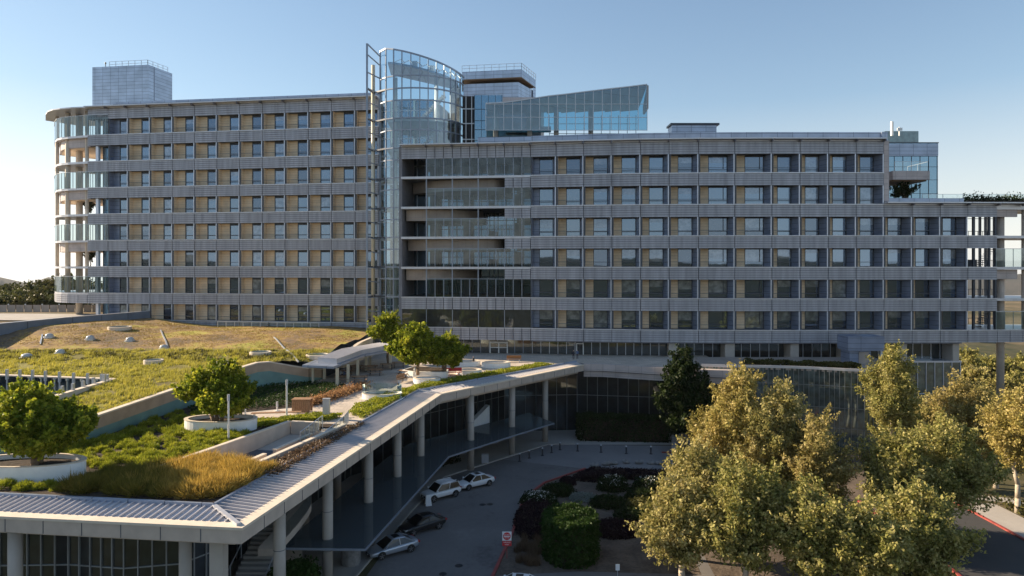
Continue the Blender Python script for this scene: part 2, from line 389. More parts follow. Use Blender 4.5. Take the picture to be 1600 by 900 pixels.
def make_tree(name, label, loc, h, z0, rx, ry, seed, nt=260, nl=48, leaf=.22, mat='sycamore', bark='trunk', group=None,
              prof=.75, tr=.28, stems=1, spread=.5, cat='tree', trunkpart=True):
    rng = np.random.default_rng(seed)
    root = thing(name, label, cat, loc, group)
    # crown = a handful of leafy boughs (sub-masses) on an uneven envelope, each made of outward sprigs
    nb = max(5, int(5+rx*2.2)); boughs = []
    for i in range(nb):
        ph = 2.399*i+rng.uniform(-.5, .5); t = (i+.5)/nb
        w = max(.3, math.sin(math.pi*min(.95, max(.08, t**prof)))**.7)
        rr = w*rng.uniform(.42, .80)
        boughs.append((np.array([math.cos(ph)*rr*rx, math.sin(ph)*rr*ry, z0+(h-z0)*(.10+.78*t)]), rng.uniform(.34, .56)*w, rng.uniform(.8, 1.25)))
    boughs.append((np.array([rng.uniform(-.15, .15)*rx, 0, z0+(h-z0)*.84]), .30, 1.2)); boughs.append((np.array([0, 0, z0+(h-z0)*.45]), .62, 1.))
    wts = np.array([b[1]**2 for b in boughs]); wts /= wts.sum()
    pts = []; tips = []
    while len(pts) < nt:
        c0, br, fl = boughs[rng.choice(len(boughs), p=wts)]
        d = rng.normal(size=3); d /= np.linalg.norm(d); d[2] = d[2]*.8+.15
        r = rng.uniform(.3, 1)**.4
        vr = min(br*(h-z0)*.42*fl, h-c0[2])
        p = c0+d*r*np.array([br*rx, br*ry, vr])
        if p[2] < z0-.3 or p[2] > h: continue
        o = d*np.array([1, 1, .9])+np.array([0, 0, .8]); o /= np.linalg.norm(o)
        pts.append(p); tips.append(o*spread*rng.uniform(1.0, 3.6))
    pts = np.array(pts); tips = np.array(tips)
    f = rng.uniform(-.4, 1, (nt*nl, 1))
    c = np.repeat(pts, nl, 0)+np.repeat(tips, nl, 0)*f
    c = c+rng.normal(size=c.shape)*spread*np.array([.44, .44, .42])*(1.15-.6*np.abs(f))
    if trunkpart:
        mb = MB()
        for s in range(stems):
            a = rng.uniform(0, 6.28); off = Vector((math.cos(a), math.sin(a), 0))*(0 if stems == 1 else .25)
            prev = off.copy(); prev.z = -.15; r = tr/(stems**.4)
            top = Vector((math.cos(a)*rx*.25*(stems > 1), math.sin(a)*ry*.25*(stems > 1), z0+(h-z0)*.62))
            N = 6
            for i in range(1, N+1):
                f = i/N
                q = off.lerp(top, f)+Vector((rng.normal()*.1, rng.normal()*.1, 0)); r2 = tr/(stems**.4)*(1-.75*f)
                mb.tube(prev, q, r, r2, 8); 
                if f > .4:
                    for _ in range(4):
                        e = Vector(pts[rng.integers(len(pts))])
                        if e.z > q.z-1: 
                            mid = q.lerp(e, .5)+Vector((0, 0, .25)); mb.tube(q, mid, r2*.5, r2*.3, 5); mb.tube(mid, e, r2*.3, .015, 5)
                prev, r = q, r2
        mb.build('trunk', M[bark], root, True, local=True)
    npmesh('crown', leaves(c, leaf, rng), None, M[mat], root, 4, local=True)
    return root
# ------------------------------------------------------------------ the two ward wings
S = [13.5+4.5*k for k in range(9)]
LA = Vector((-72.66, 117)); LB = Vector((-21.35, 109.5))
def LP(px):
    k = (px-800)/F; d = LB-LA
    t = (k*LA.y-LA.x)/(d.x-k*d.y); return LA+d*t
RN = [(600, 102.9), (627, 102.6), (829, 100.5), (912, 99.3), (1000, 98.3), (1100, 97.7), (1206, 97.5), (1388, 97.6), (1512, 97.8), (1680, 98.4)]
def RP(px):
    for (a, ya), (b, yb) in zip(RN, RN[1:]):
        if px <= b: break
    y = ya+(yb-ya)*(px-a)/(b-a); return Vector(((px-800)/F*y, y))
class Fr:
    "local frame of one facade bay: a along, d towards the viewer, z up"
    def __init__(s, P, Q):
        s.P = P; e = Q-P; s.W = e.length; s.u = e/s.W
        n = Vector((s.u.y, -s.u.x)); s.n = n if n.y < 0 else -n
    def p(s, a, d, z): q = s.P+s.u*a+s.n*d; return Vector((q.x, q.y, z))
    def box(s, mb, a0, a1, d0, d1, z0, z1, mi=0):
        q = [(a0, d1), (a1, d1), (a1, d0), (a0, d0)]
        mb.hexa([s.p(a, d, z0) for a, d in q], [s.p(a, d, z1) for a, d in q], mi)
def band(mb, f, z0, z1, a0=0., a1=None, sill=True, back=-.32):
    "louvred spandrel: dark back, five proud slats, pale sill on top; mats: louvre, back, sill"
    a1 = f.W if a1 is None else a1
    f.box(mb, a0+.03, a1-.03, back, -.06, z0+.01, z1-.01, 1)
    n = max(2, round((z1-z0)/.36)); h = (z1-z0-.12*sill)/n
    for i in range(n): f.box(mb, a0+.045, a1-.045, -.06, .04+.01*(i % 2), z0+i*h+.02, z0+(i+1)*h-.05, 0)
    if sill: f.box(mb, a0+.02, a1-.02, -.2, .16, z1-.11, z1+.05, 2)
D = 1.5
rngw = random.Random(3)
def bay(wing, mr, f, zs, h, first=False, wide=False, header=False):
    D = 1.0 if header else 1.6
    W = f.W; b0 = .26; sp = .42; mu = .18
    w1 = W-mu-sp; w0 = w1-(1.72 if header else 2.05 if not wide else 2.75)
    z1 = zs+h; mb = mr; bg = 1 if first else 0
    # recess: beige jamb and back wall, grey splayed jamb, dark floor and head; mats: beige, grey, dark, mullion
    mb.quad([f.p(b0, 0, zs), f.p(b0, -D, zs), f.p(b0, -D, z1), f.p(b0, 0, z1)], bg)
    mb.quad([f.p(b0, -D, zs), f.p(w0, -D, zs), f.p(w0, -D, z1), f.p(b0, -D, z1)], bg)
    mb.quad([f.p(w1, -D, zs), f.p(W-mu, -.02, zs), f.p(W-mu, -.02, z1), f.p(w1, -D, z1)], 1)
    mb.quad([f.p(0, 0, zs+.06), f.p(W, 0, zs+.06), f.p(W, -D, zs+.06), f.p(0, -D, zs+.06)], 2)
    mb.quad([f.p(0, 0, z1-.002), f.p(0, -D, z1-.002), f.p(W, -D, z1-.002), f.p(W, 0, z1-.002)], 2)
    f.box(mb, .02, b0-.004, -.6, -.03, zs+.06, z1-.01, 2)
    f.box(mb, W-mu, W-.05, -.35, .06, zs+.06, z1-.01, 3)
    f.box(mb, b0, W-mu, -.07, -.03, zs+.72, zs+.77, 2)
    # window: pane with a small tilt of its own, frame as its child
    pane = MB(); t = rngw.uniform(-.012, .012); q = rngw.uniform(-.010, .010); e = -D-.06
    bl = rngw.random(); bl = 0 if bl > .42 else rngw.choice((.25, .4, .55, .72, .95))      # some blinds part way down
    zm = lambda g: (zs+.08)+(h-.1)*g
    pq = lambda s, g: f.p(w0 if s < 0 else w1, e+s*t+q*(2*g-1), zm(g))
    if bl < .9: pane.quad([pq(-1, 0), pq(1, 0), pq(1, 1-bl), pq(-1, 1-bl)], 0)
    if bl: g0 = 0 if bl > .9 else 1-bl; pane.quad([pq(-1, g0), pq(1, g0), pq(1, 1), pq(-1, 1)], 1)
    o = pane.build('window', [M[rngw.choice(('win', 'win', 'win', 'windark'))], M['winblind']], wing)
    fr = MB()
    hd = .34 if header else .14
    f.box(fr, w0, w0+.07, -D-.02, -D+.05, zs+.07, z1-.01); f.box(fr, w1-.07, w1, -D-.02, -D+.05, zs+.07, z1-.01)
    f.box(fr, w0+.07, w1-.07, -D-.02, -D+.05, z1-hd, z1-.01); f.box(fr, w0+.07, w1-.07, -D-.02, -D+.05, zs+.07, zs+.14)
    f.box(fr, w0+.07, w1-.07, -D-.02, -D+.04, zs+.70, zs+.76)
    if wide: f.box(fr, w1-.62, w1-.55, -D-.02, -D+.045, zs+.76, z1-hd)
    fr.build('frame', M['frame'], o)
RMATS = [M['beige'], M['greypan'], M['recess'], M['mull']]
BMATS = [M['band'], M['bandback'], M['sill']]
LPX = [169, 200, 234.5, 269.5, 304, 339, 374.5, 410, 445.5, 482, 518, 555, 592]
RPX = [829, 869, 912, 956, 1001, 1045.5, 1091.5, 1148, 1206, 1250, 1294, 1337.5, 1381]
RPX2 = RPX+[1425, 1469, 1512]
def sunshade(mb, frames, z, out=1.0):
    for f in frames:
        f.box(mb, .02, f.W-.02, -.3, out, z, z+.16, 0); f.box(mb, f.W-.22, f.W-.06, -.2, out*.85, z-.3, z-.002, 1)
def coping(mb, frames, z0, z1, d=-1.2):
    for f in frames: f.box(mb, 0, f.W, d-.5, d, z0, z1, 0)

# ---- left wing, eight storeys
lw = thing('hospital_wing', 'long left eight-storey wing with louvred grey bands, beige recesses and curved corner balconies', 'building', (-46, 113, 12), 'ward wings of the hospital')
lf = [Fr(LP(a), LP(b)) for a, b in zip(LPX, LPX[1:])]
f0 = Fr(LP(137), LP(169))
for k in range(8):
    zs = S[k]; m = MB()
    for f in [f0]+lf: band(m, f, zs-1.8, zs)
    if k == 1: pass
    m.build('spandrel_band', BMATS, lw)
    r = MB()
    for i, f in enumerate(lf): bay(lw, r, f, zs, 2.7, first=(i == 0), header=True)
    # end bay: glazed
    f = f0; r.quad([f.p(f.W, 0, zs), f.p(f.W, -D, zs), f.p(f.W, -D, zs+2.7), f.p(f.W, 0, zs+2.7)], 1)
    r.quad([f.p(0, 0, zs+.06), f.p(f.W, 0, zs+.06), f.p(f.W, -D, zs+.06), f.p(0, -D, zs+.06)], 2)
    r.quad([f.p(0, -D, zs+2.698), f.p(f.W, -D, zs+2.698), f.p(f.W, 0, zs+2.698), f.p(0, 0, zs+2.698)], 2)
    f.box(r, 1.2, 1.7, -.9, -.4, zs+.06, zs+2.69, 3)
    r.build('recess_wall', RMATS, lw)
    g = MB(); g.quad([f.p(1.7, -D, zs+.07), f.p(f.W, -D, zs+.07), f.p(f.W, -D, zs+2.69), f.p(1.7, -D, zs+2.69)])
    o = g.build('corner_window', M['blueglass'], lw)
    g = MB()
    for a in (1.7, 2.75, f.W-.1): f.box(g, a, a+.09, -D-.01, -D+.06, zs+.07, zs+2.69)
    f.box(g, 1.8, f.W-.1, -D-.01, -D+.05, zs+.7, zs+.77); g.build('frame', M['frame'], o)
m = MB()
for f in [f0]+lf: band(m, f, S[7]+2.7, S[7]+4.6)
m.build('parapet_band', BMATS, lw)
m = MB()
for f in lf: band(m, f, 9.0, S[0]-1.82, sill=False)
m.build('base_cladding', BMATS, lw)
m = MB(); sunshade(m, [f0]+lf, 49.65); m.build('sunshade', [M['sill'], M['bandback']], lw)
m = MB(); coping(m, lf, 49.2, 50.8); m.build('coping', M['cop'], lw)
def off(f, a, d): q = f.P+f.u*a+f.n*d; return (q.x, q.y)
m = MB(); fl = Fr(LA, LB)
m.prism([off(fl, 2.2, -1.62), off(fl, fl.W+9, -1.62), off(fl, fl.W+9, -16), off(fl, 2.2, -16)], 9, 49.2); m.build('wall', M['body'], lw)
# glazed link wall seen through the stair tower
m = MB(); g = MB()
fk = Fr(Vector(off(fl, fl.W, -1.3)), Vector(off(fl, fl.W+9, -1.3)))
for k in range(8):
    m.quad([fk.p(0, 0, S[k]), fk.p(fk.W, 0, S[k]), fk.p(fk.W, 0, S[k]+4.4), fk.p(0, 0, S[k]+4.4)])
    fk.box(g, 0, fk.W, 0.01, .12, S[k]-.3, S[k]); fk.box(g, 0, fk.W, .01, .08, S[k]+2.6, S[k]+2.75)
for a in range(7): fk.box(g, a*1.5-.05, a*1.5+.05, .13, .2, 13, 49)
m.build('link_glazing', M['blueglass'], lw); g.build('link_frame', M['mull'], lw)
# corner balconies
edge = [at(p, 400, y) for p, y in ((137, 117), (122, 117.6), (106, 118.3), (96, 119), (89, 120.2), (86, 122.4), (85.5, 126.5))]
edge = [(p.x, p.y) for p in edge]
def grow(pl, t, c=(-72, 127)): return [(c[0]+(x-c[0])*t, c[1]+(y-c[1])*t) for x, y in pl]
back = [(-80, 131), (-71, 131), (-70.6, 119)]
for k in range(1, 8):
    m = MB(); m.prism(edge+back, S[k]-.34, S[k]+.02); o = m.build('balcony_slab', M['sill'], lw)
    if k in (1, 3, 5, 7):
        m = MB(); e2 = grow(edge, .93); m2 = MB()
        if k == 1:
            for a, b in zip(edge[1:], edge): band(m, Fr(Vector(a), Vector(b)), S[1]-1.8, S[1]-.36, sill=False)
            m.build('balcony_fascia', BMATS, lw)
        else:
            for a, b in zip(e2[1:], e2):
                f = Fr(Vector(a), Vector(b)); f.box(m, 0, f.W, -.3, 0, S[k]-1.9, S[k]-.35, 0)
            m.prism(grow(edge, .9)+back, S[k]-1.95, S[k]-1.75, 1)
            m.build('balcony_fascia', [M['pinkpan'], M['beige']], lw)
        g = MB(); h = 3.4 if k == 7 else 2.75
        pl = edge[::-1]+[(p.x, p.y) for p in (LP(145), LP(153), LP(161), LP(169))]
        fr = MB()
        for a, b in zip(pl, pl[1:]):
            f = Fr(Vector(a), Vector(b)); g.quad([f.p(0, .05, S[k]+.05), f.p(f.W, .05, S[k]+.05), f.p(f.W, .05, S[k]+h), f.p(0, .05, S[k]+h)])
            f.box(fr, 0, f.W, .0, .1, S[k]+h, S[k]+h+.07)
            for t in (0, .5): f.box(fr, f.W*t-.04, f.W*t+.04, -.04, .04, S[k]+.05, S[k]+h)
        o = g.build('balustrade', M['railglass'], lw); fr.build('rail', M['steel'], o)
m = MB(); m.prism(grow(edge, 1.13)[1:]+[(-83, 131.5), (-71, 131), (-70.6, 118)]+[(LA.x, LA.y-1)], 49.5, 49.7); m.build('corner_canopy', M['sill'], lw)
for px, y, r in ((89.5, 122.6, .3), (106, 119.6, .42), (124, 121.5, .55), (136, 118.2, .3)):
    m = MB(); p = at(px, 400, y); m.cyl(p.x, p.y, r, 12.8 if px in (124, 142) else S[1]-.34, 49.4, 14); m.build('column', M['conclight'], lw, True)
# left roof core
def rotbox(m, A, B, C, z0, z1, mi=0):
    A, B, C = Vector(A), Vector(B), Vector(C); m.prism([A, B, C, A+C-B], z0, z1, mi)
m = MB(); cA, cB, cC = (-73.5, 119.6), (-62.8, 118), (-61.5, 123.6); rotbox(m, cA, cB, cC, 49, 57.4); o = m.build('roof_core', M['metalpan'], lw)
def railing(pts, z, h, step, r=.035, rails=2):
    m = MB()
    for a, b in zip(pts, pts[1:]):
        a, b = Vector(a), Vector(b); n = max(1, round((b-a).length/step))
        for i in range(n+1):
            q = a.lerp(b, i/n); m.bar((*q, z), (*q, z+h), r*2, r*2)
        for j in range(rails): m.bar((*a, z+h*(1-j*.5)), (*b, z+h*(1-j*.5)), r*1.6, r*1.6)
    return m
railing([(-70.5, 119.6), (-63.2, 118.5), (-62, 123)], 57.4, .95, 1.3).build('roof_railing', M['steel'], o)
m = MB(); m.cyl(-71.3, 119.8, .06, 57.4, 58.0, 8); m.lathe(-71.3, 119.8, [(.02, 58), (.14, 58.08), (.12, 58.3), (.02, 58.36)], 10); m.build('roof_camera', M['blacksteel'], o)

# ---- right wing
rw = thing('hospital_wing', 'broad right wing with curved louvred facade, beige window recesses and stepped roof', 'building', (25, 98, 12), 'ward wings of the hospital')
rf = [Fr(RP(a), RP(b)) for a, b in zip(RPX2, RPX2[1:])]
for k in range(6):
    n = 12 if k > 3 else 15; zs = S[k]; m = MB()
    for f in rf[:n]: band(m, f, zs-1.8, zs)
    if k <= 3:
        band(m, Fr(RP(1512), RP(1558)), zs-1.8, zs)
        if k == 0:
            for a in range(1558, 1680, 20): band(m, Fr(RP(a), RP(a+20)), zs-1.8, zs)
    m.build('spandrel_band', BMATS, rw)
    r = MB()
    for i, f in enumerate(rf[:n]): bay(rw, r, f, zs, 2.7, first=(i == 0), wide=f.W > 4.6)
    r.build('recess_wall', RMATS, rw)
m = MB()
for f in rf[:12]: band(m, f, S[5]+2.7, S[5]+4.6)
m.build('parapet_band', BMATS, rw)
m = MB()
for f in rf[12:]+[Fr(RP(1512), RP(1558))]: band(m, f, S[3]+2.7, S[3]+4.5)
m.build('lower_parapet_band', BMATS, rw)
m = MB(); sunshade(m, rf[:12], 40.7); m.build('sunshade', [M['sill'], M['bandback']], rw)
m = MB(); sunshade(m, rf[12:]+[Fr(RP(1512), RP(1558)), Fr(RP(1558), RP(1600)), Fr(RP(1600), RP(1660))], 31.6)
m.build('sunshade', [M['sill'], M['bandback']], rw)
m = MB(); coping(m, rf[:12], 40.4, 41.95, -.8)
fe = Fr(RP(1381), RP(1390)); fe.box(m, 0, fe.W, -2, -.5, 40.4, 41.95); m.build('coping', M['cop'], rw)
m = MB(); coping(m, rf[12:], 31.3, 32.45, -.8); m.build('coping', M['cop'], rw)
m = MB(); fe.box(m, .02, fe.W-.1, -12, .05, 31.9, 40.6); m.build('end_wall', M['pinkpan'], rw)
m = MB()
nod = [off(f, 0, -1.85) for f in rf[:12]]+[off(rf[11], rf[11].W, -1.85)]
m.prism(nod+[(nod[-1][0]+1, 114), (nod[0][0], 114)], 31.5, 41.0)
nod2 = [off(f, 0, -1.85) for f in rf]+[off(rf[14], rf[14].W, -1.85)]
m.prism(nod2+[(nod2[-1][0], 110), (nod2[0][0], 114)], 11.72, 31.4)
m.build('wall', M['body'], rw)
# open frame at the right end
fo = Fr(RP(1512), RP(1680))
m = MB()
for z in (S[1], S[2], S[3]): fo.box(m, 4.2, fo.W, -9, 0, z-.34, z+.02)
fo.box(m, .05, fo.W, -9, -.35, S[4]-.7, S[4]+.05); fo.box(m, .05, fo.W, -9, -.35, S[0]-1.75, S[0]-.05)
for z in (S[1], S[2], S[3]): fo.box(m, .1, 4.2, -9, -.4, z-.5, z-.05)
m.build('open_floor_slabs', M['sill'], rw)
m = MB()
for a, w in ((1.1, .22), (3.4, .28), (4.3, .3)):
    for d in (-.4, -8): fo.box(m, a, a+w, d-.3, d, S[0]+.02, S[4]-.8)
for a in (2.2, 5.3, 6.7, 7.7, 8.6, 10): fo.box(m, a, a+.28, -8.3, -8, S[0], S[4]-.8)
for z in (S[0], S[1], S[2], S[3]):
    for q in (1.0, 2.95): fo.box(m, 1, 10, -8.2, -8.1, z+q, z+q+.08)
    for a in np.arange(1.5, 10, .75): fo.box(m, a, a+.04, -8.19, -8.12, z+.1, z+1)
m.build('end_posts', M['frame'], rw)
for a, d, z0 in ((6.05, -1.6, 0), (9.3, -1.2, S[0])):
    q = off(fo, a, d); m = MB(); m.cyl(*q, .5 if z0 == 0 else .34, z0-.1, S[4]-.7, 18); m.build('column', M['conc'], rw, True)
for z in (S[4], S[2]): m = MB(); fo.box(m, 4.2, 7.8, -.9, -.6, z-1.75, z-.36); m.build('end_fascia', M['pinkpan'], rw)
for z in (S[0], S[2]):
    g = MB(); fr = MB(); g.quad([fo.p(4.2, -.05, z+.06), fo.p(fo.W, -.05, z+.06), fo.p(fo.W, -.05, z+2.6), fo.p(4.2, -.05, z+2.6)])
    fo.box(fr, 4.2, fo.W, -.1, 0, z+2.6, z+2.68)
    for a in np.arange(4.25, fo.W, 1.25): fo.box(fr, a, a+.07, -.12, -.06, z+.06, z+2.6)
    o = g.build('balustrade', M['railglass'], rw); fr.build('rail', M['steel'], o)
# stair inside the open end
for z in (S[2], S[0]):
    m = MB()
    for i in range(14): a = 5.2+i*.25; fo.box(m, a, a+.3, -6, -4.6, z+i*.32, z+i*.32+.1)
    m.build('end_stairs', M['frame'], rw)
m = MB(); fo.box(m, 1.3, 3.6, -3.1, -3, S[2], S[2]+1.1); m.build('end_screen', M['frame'], rw)
# roof planting and rail on the low roof
rng = np.random.default_rng(5)
x0, x1 = RP(1517).x, RP(1660).x
m = MB(); m.box(x0, x1, 98.6, 100.2, 31.5, 32.1); pt = m.build('roof_planter', M['soil'], rw)
c = np.stack([rng.uniform(x0, x1, 2600), rng.uniform(98.7, 100.1, 2600), 32.0+np.abs(rng.normal(0, .45, 2600))], 1)
o = npmesh('roof_shrubs', leaves(c, .16, rng), None, M['darkleaf'], rw); o['kind'] = 'stuff'
m = MB(); m.quad([(61, 101.5, 31.6), (x1, 101.5, 31.6), (x1, 101.5, 33.3), (61, 101.5, 33.3)]); o = m.build('roof_balustrade', M['clear'], rw)
railing([(61, 101.5), (x1, 101.5)], 31.6, 1.72, 3, .03, 1).build('rail', M['steel'], o)
# right penthouse
m = MB(); m.box(60.2, 68.6, 110, 111, 31.4, 42.4); o = m.build('penthouse_glazing', M['blueglass'], rw)
m = MB()
for i in range(7): m.box(60.2+i*1.38-.03, 60.2+i*1.38+.03, 109.93, 109.997, 31.5, 42.4)
for z in (34.3, 36.5, 38.6, 40.3): m.box(60.2, 68.6, 109.95, 109.99, z-.03, z+.03)
m.box(60.2, 68.7, 109.9, 111.1, 42.4, 42.55); m.build('frame', M['frame'], o)
m = MB(); m.box(60.2, 68.6, 109.9, 109.985, 40.35, 42.3); m.build('penthouse_band', M['cop'], rw)
m = MB(); m.box(60.2, 65.6, 110.2, 114, 42.56, 44.4); m.build('penthouse_upper', M['tealglass'], rw)
m = MB(); m.box(56.6, 62.1, 101.5, 108, 35.5, 36.8, 0); m.box(56.6, 61.9, 102, 108, 35.3, 35.49, 1); m.cyl(60, 104, .35, 31.5, 35.3, 12, 2); m.build('penthouse_balcony', [M['pinkpan'], M['brown'], M['conc']], rw)
m = MB(); m.quad([(57, 101.7, 36.8), (62, 101.7, 36.8), (62, 101.7, 38.2), (57, 101.7, 38.2)]); o = m.build('penthouse_balustrade', M['clear'], rw)
railing([(57, 101.7), (62, 101.7), (62, 107)], 36.8, 1.4, 2.5, .03, 1).build('rail', M['steel'], o)
m = MB(); m.cyl(56.2, 101, .22, 41.9, 44.0, 10); m.cyl(57.3, 101, .1, 41.9, 43.2, 8); m.box(57.0, 57.7, 100.9, 101.1, 42.7, 43.1); m.build('roof_vents', M['whitemetal'], rw)
m = MB(); m.box(24.2, 31.0, 103.5, 106, 41, 44.0, 0); m.box(24.0, 31.4, 103.3, 106.2, 44.01, 44.3, 1); m.build('roof_box', [M['cop'], M['frame']], rw)
# glazed terrace level below the bands and its piers
fs = [(a, min(a+13.6, 1046)) for a in np.arange(829, 1045, 13.6)]
m = MB(); g = MB()
for a, b in fs:
    f = Fr(RP(a), RP(b)); m.quad([f.p(0, -2.2, 9.0), f.p(f.W, -2.2, 9.0), f.p(f.W, -2.2, 11.7), f.p(0, -2.2, 11.7)]); f.box(g, -.04, .04, -2.2, -2.08, 9.0, 11.7)
m.build('terrace_glazing', M['darkglass'], rw); g.build('terrace_mullions', M['mull'], rw)
for a, b in ((1046, 1138), (1138, 1238), (1238, 1330), (1330, 1430), (1430, 1503)):
    m = MB(); g = MB(); f = Fr(RP(a), RP(b)); m.quad([f.p(0, -3, 9.0), f.p(f.W, -3, 9.0), f.p(f.W, -3, 11.7), f.p(0, -3, 11.7)])
    for q in np.arange(1.4, f.W-.3, 1.35): f.box(g, q, q+.08, -3, -2.9, 9.0, 11.7)
    m.build('terrace_glazing', M['darkglass'], rw); g.build('terrace_mullions', M['mull'], rw)
for a, b in ((1046, 1062), (1135, 1150), (1238, 1251), (1322, 1330), (1408, 1421), (1493, 1503)):
    f = Fr(RP(a), RP(b)); m = MB(); f.box(m, 0, f.W, -3, -.6, 9.0, 11.69); m.build('pier', M['column'], rw)
m = MB(); f = Fr(RP(829), RP(1506))
m.prism([off(Fr(RP(a), RP(a+20)), 0, -.1) for a in range(829, 1500, 60)]+[(RP(1503).x, RP(1503).y), (RP(1503).x, 110), (3, 112)], 11.55, 11.7); m.build('soffit', M['bandback'], rw)
# door in the terrace glazing
f = Fr(RP(899), RP(911)); m = MB(); d = -2.05
for a in (0, f.W-.14): f.box(m, a, a+.14, d, d+.1, 9.0, 11.2)
f.box(m, .14, f.W-.14, d, d+.1, 11.06, 11.2); m.build('door', M['white'], rw)
# right ground block under the wing
f = Fr(RP(1425), RP(1506)); m = MB(); g = MB()
f.box(m, 0, f.W, -11, -.8, -.2, 8.75); f.box(g, -.1, f.W+.1, -11.2, -.6, 8.76, 9.0)
for i in range(7): a = f.W*i/6; f.box(g, a-.05, a+.05, -.79, -.68, 0, 8.75)
f.box(g, 0, f.W, -.795, -.72, 4.2, 4.32); m.build('ground_floor_glazing', M['tealglass'], rw); g.build('ground_floor_frame', M['mull'], rw)

# ---- open terraces between the wings
tb = thing('terrace_block', 'open stacked terraces with curved pale balcony fronts behind glass screens beside the stair tower', 'building', (-7, 102, 9))
tpx = [627, 666]+[666+13.58*i for i in range(1, 13)]
tf = [Fr(RP(a), RP(b)) for a, b in zip(tpx, tpx[1:])]
fw = Fr(RP(627), RP(829))
for k in range(6):
    z = S[k]; m = MB()
    if k < 2:
        for f in tf: band(m, f, z-1.8, z)
    else:
        fw.box(m, 0, fw.W, -.5, .12, z-.3, z+.04, 2)
        for f in tf[-3:]: band(m, f, z-1.8, z-.32, sill=False)
    m.build('slab_edge', BMATS, tb)
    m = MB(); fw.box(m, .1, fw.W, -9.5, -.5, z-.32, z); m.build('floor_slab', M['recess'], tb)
m = MB()
for f in tf: band(m, f, 38.7, 40.6)
m.build('parapet_band', BMATS, tb)
m = MB(); sunshade(m, [Fr(RP(627+40.4*i), RP(627+40.4*(i+1))) for i in range(5)], 40.62, 1.2); fw.box(m, 0, fw.W, -9.5, -.35, 40.3, 40.6, 1); m.build('sunshade', [M['sill'], M['bandback']], tb)
m = MB(); coping(m, [Fr(RP(745), RP(829))], 40.6, 41.9, -.8); m.build('coping', M['cop'], tb)
for k in range(-1, 6):
    z = S[k] if k >= 0 else 9.0
    d = -2.2 if k < 0 else -.12
    m = MB()
    for f in tf[(0 if k <= 0 else 1):]:
        t = rngw.uniform(-.01, .01)
        m.quad([f.p(0, d-t, z+.05), f.p(f.W, d+t, z+.05), f.p(f.W, d+t, z+2.7), f.p(0, d-t, z+2.7)])
    m.build('glass_screen' if k > 0 else 'low_glazing', M['screenglass' if k > 0 else 'darkglass'], tb)
m = MB()
for k in range(-1, 6):
    z = S[k] if k >= 0 else 9.0
    d = -2.2 if k < 0 else -.12
    for i, f in enumerate(tf[1:]):
        if k == 0 and i % 3: continue
        f.box(m, -.045, .045, d-.08, d+.05, z+.05, z+2.68)
    if k >= 1: fw.box(m, tf[0].W, fw.W, -.16, -.06, z+2.7, z+2.78)
for px in (666, 706.5, 747):
    f = Fr(RP(px), RP(px+5)); f.box(m, -.07, .07, -.3, -.05, 18, 38.7)
m.build('screen_frame', M['towersteel'], tb)
# set-back curved balcony fronts
def curve(pts, n=6):
    out = []
    P = [pts[0]]+list(pts)+[pts[-1]]
    for i in range(1, len(P)-2):
        for j in range(n):
            t = j/n; a, b, c, d = P[i-1], P[i], P[i+1], P[i+2]
            out.append(tuple(.5*((2*b[q])+(c[q]-a[q])*t+(2*a[q]-5*b[q]+4*c[q]-d[q])*t*t+(3*b[q]-a[q]-3*c[q]+d[q])*t**3) for q in (0, 1)))
    return out+[tuple(pts[-1])]
for k, pts in ((5, [(.4, -5.5), (4, -2.8), (8, -1.6), (12, -1.4), (14.5, -2), (15.4, -4), (14, -7)]),
               (4, [(.4, -1.4), (4, -1.3), (7.5, -2), (10, -3.6), (11.5, -6.5), (10, -8)]),
               (3, [(.4, -2.6), (4, -1.6), (9, -1.3), (13, -1.5), (14.8, -2.8), (15, -6)]),
               (2, [(.4, -1.4), (4, -1.4), (7, -2.3), (9, -4.2), (10.5, -7)])):
    m = MB(); c = [fw.p(a, d, 0) for a, d in curve(pts)]
    for a, b in zip(c, c[1:]):
        f = Fr(Vector((a.x, a.y)), Vector((b.x, b.y)))
        q = [(a.x, a.y), (b.x, b.y), (b.x, b.y+.25), (a.x, a.y+.25)]; m.hexa([(*p, S[k]-2.0) for p in q], [(*p, S[k]-.33) for p in q], 0)
    bk = fw.p(.4, -9, 0); m.quad([(p.x, p.y+.1, S[k]-1.98) for p in c]+[(c[-1].x, bk.y, S[k]-1.98), (bk.x, bk.y, S[k]-1.98)], 1)
    m.build('curved_balcony', [M['softbeige'], M['brown']], tb)
m = MB(); g = MB(); fb = Fr(Vector(off(fw, 0, -9)), Vector(off(fw, fw.W, -9)))
for k in range(6):
    m.quad([fb.p(0, 0, S[k]), fb.p(fb.W, 0, S[k]), fb.p(fb.W, 0, S[k]+4.2), fb.p(0, 0, S[k]+4.2)])
    for i in range(15): fb.box(g, i*1.35-.06, i*1.35+.06, .01, .12, S[k], S[k]+4.2)
    fb.box(g, 0, fb.W, .01, .1, S[k]+1.5, S[k]+1.62); fb.box(g, 0, fb.W, .01, .1, S[k]+2.9, S[k]+3.02)
    for i in (2, 6, 9, 12): fb.box(g, i*1.35+.2, i*1.35+1.1, 2, 2.6, S[k], S[k]+(1.2 if i % 2 else 2.4))
m.build('back_glazing', M['win'], tb); g.build('back_frame', M['frame'], tb)
m = MB(); fw.box(m, -.35, .1, -9, .02, 9, 40.6); m.build('end_wall', M['body'], tb)
m = MB(); fw.box(m, -.3, fw.W+.5, -13, -9.1, 9, 40.5); m.build('wall', M['body'], tb)
m = MB(); fw.box(m, .2, fw.W, -9, -2.3, 8.9, 11.6); m.build('lobby_core', M['dark'], tb)
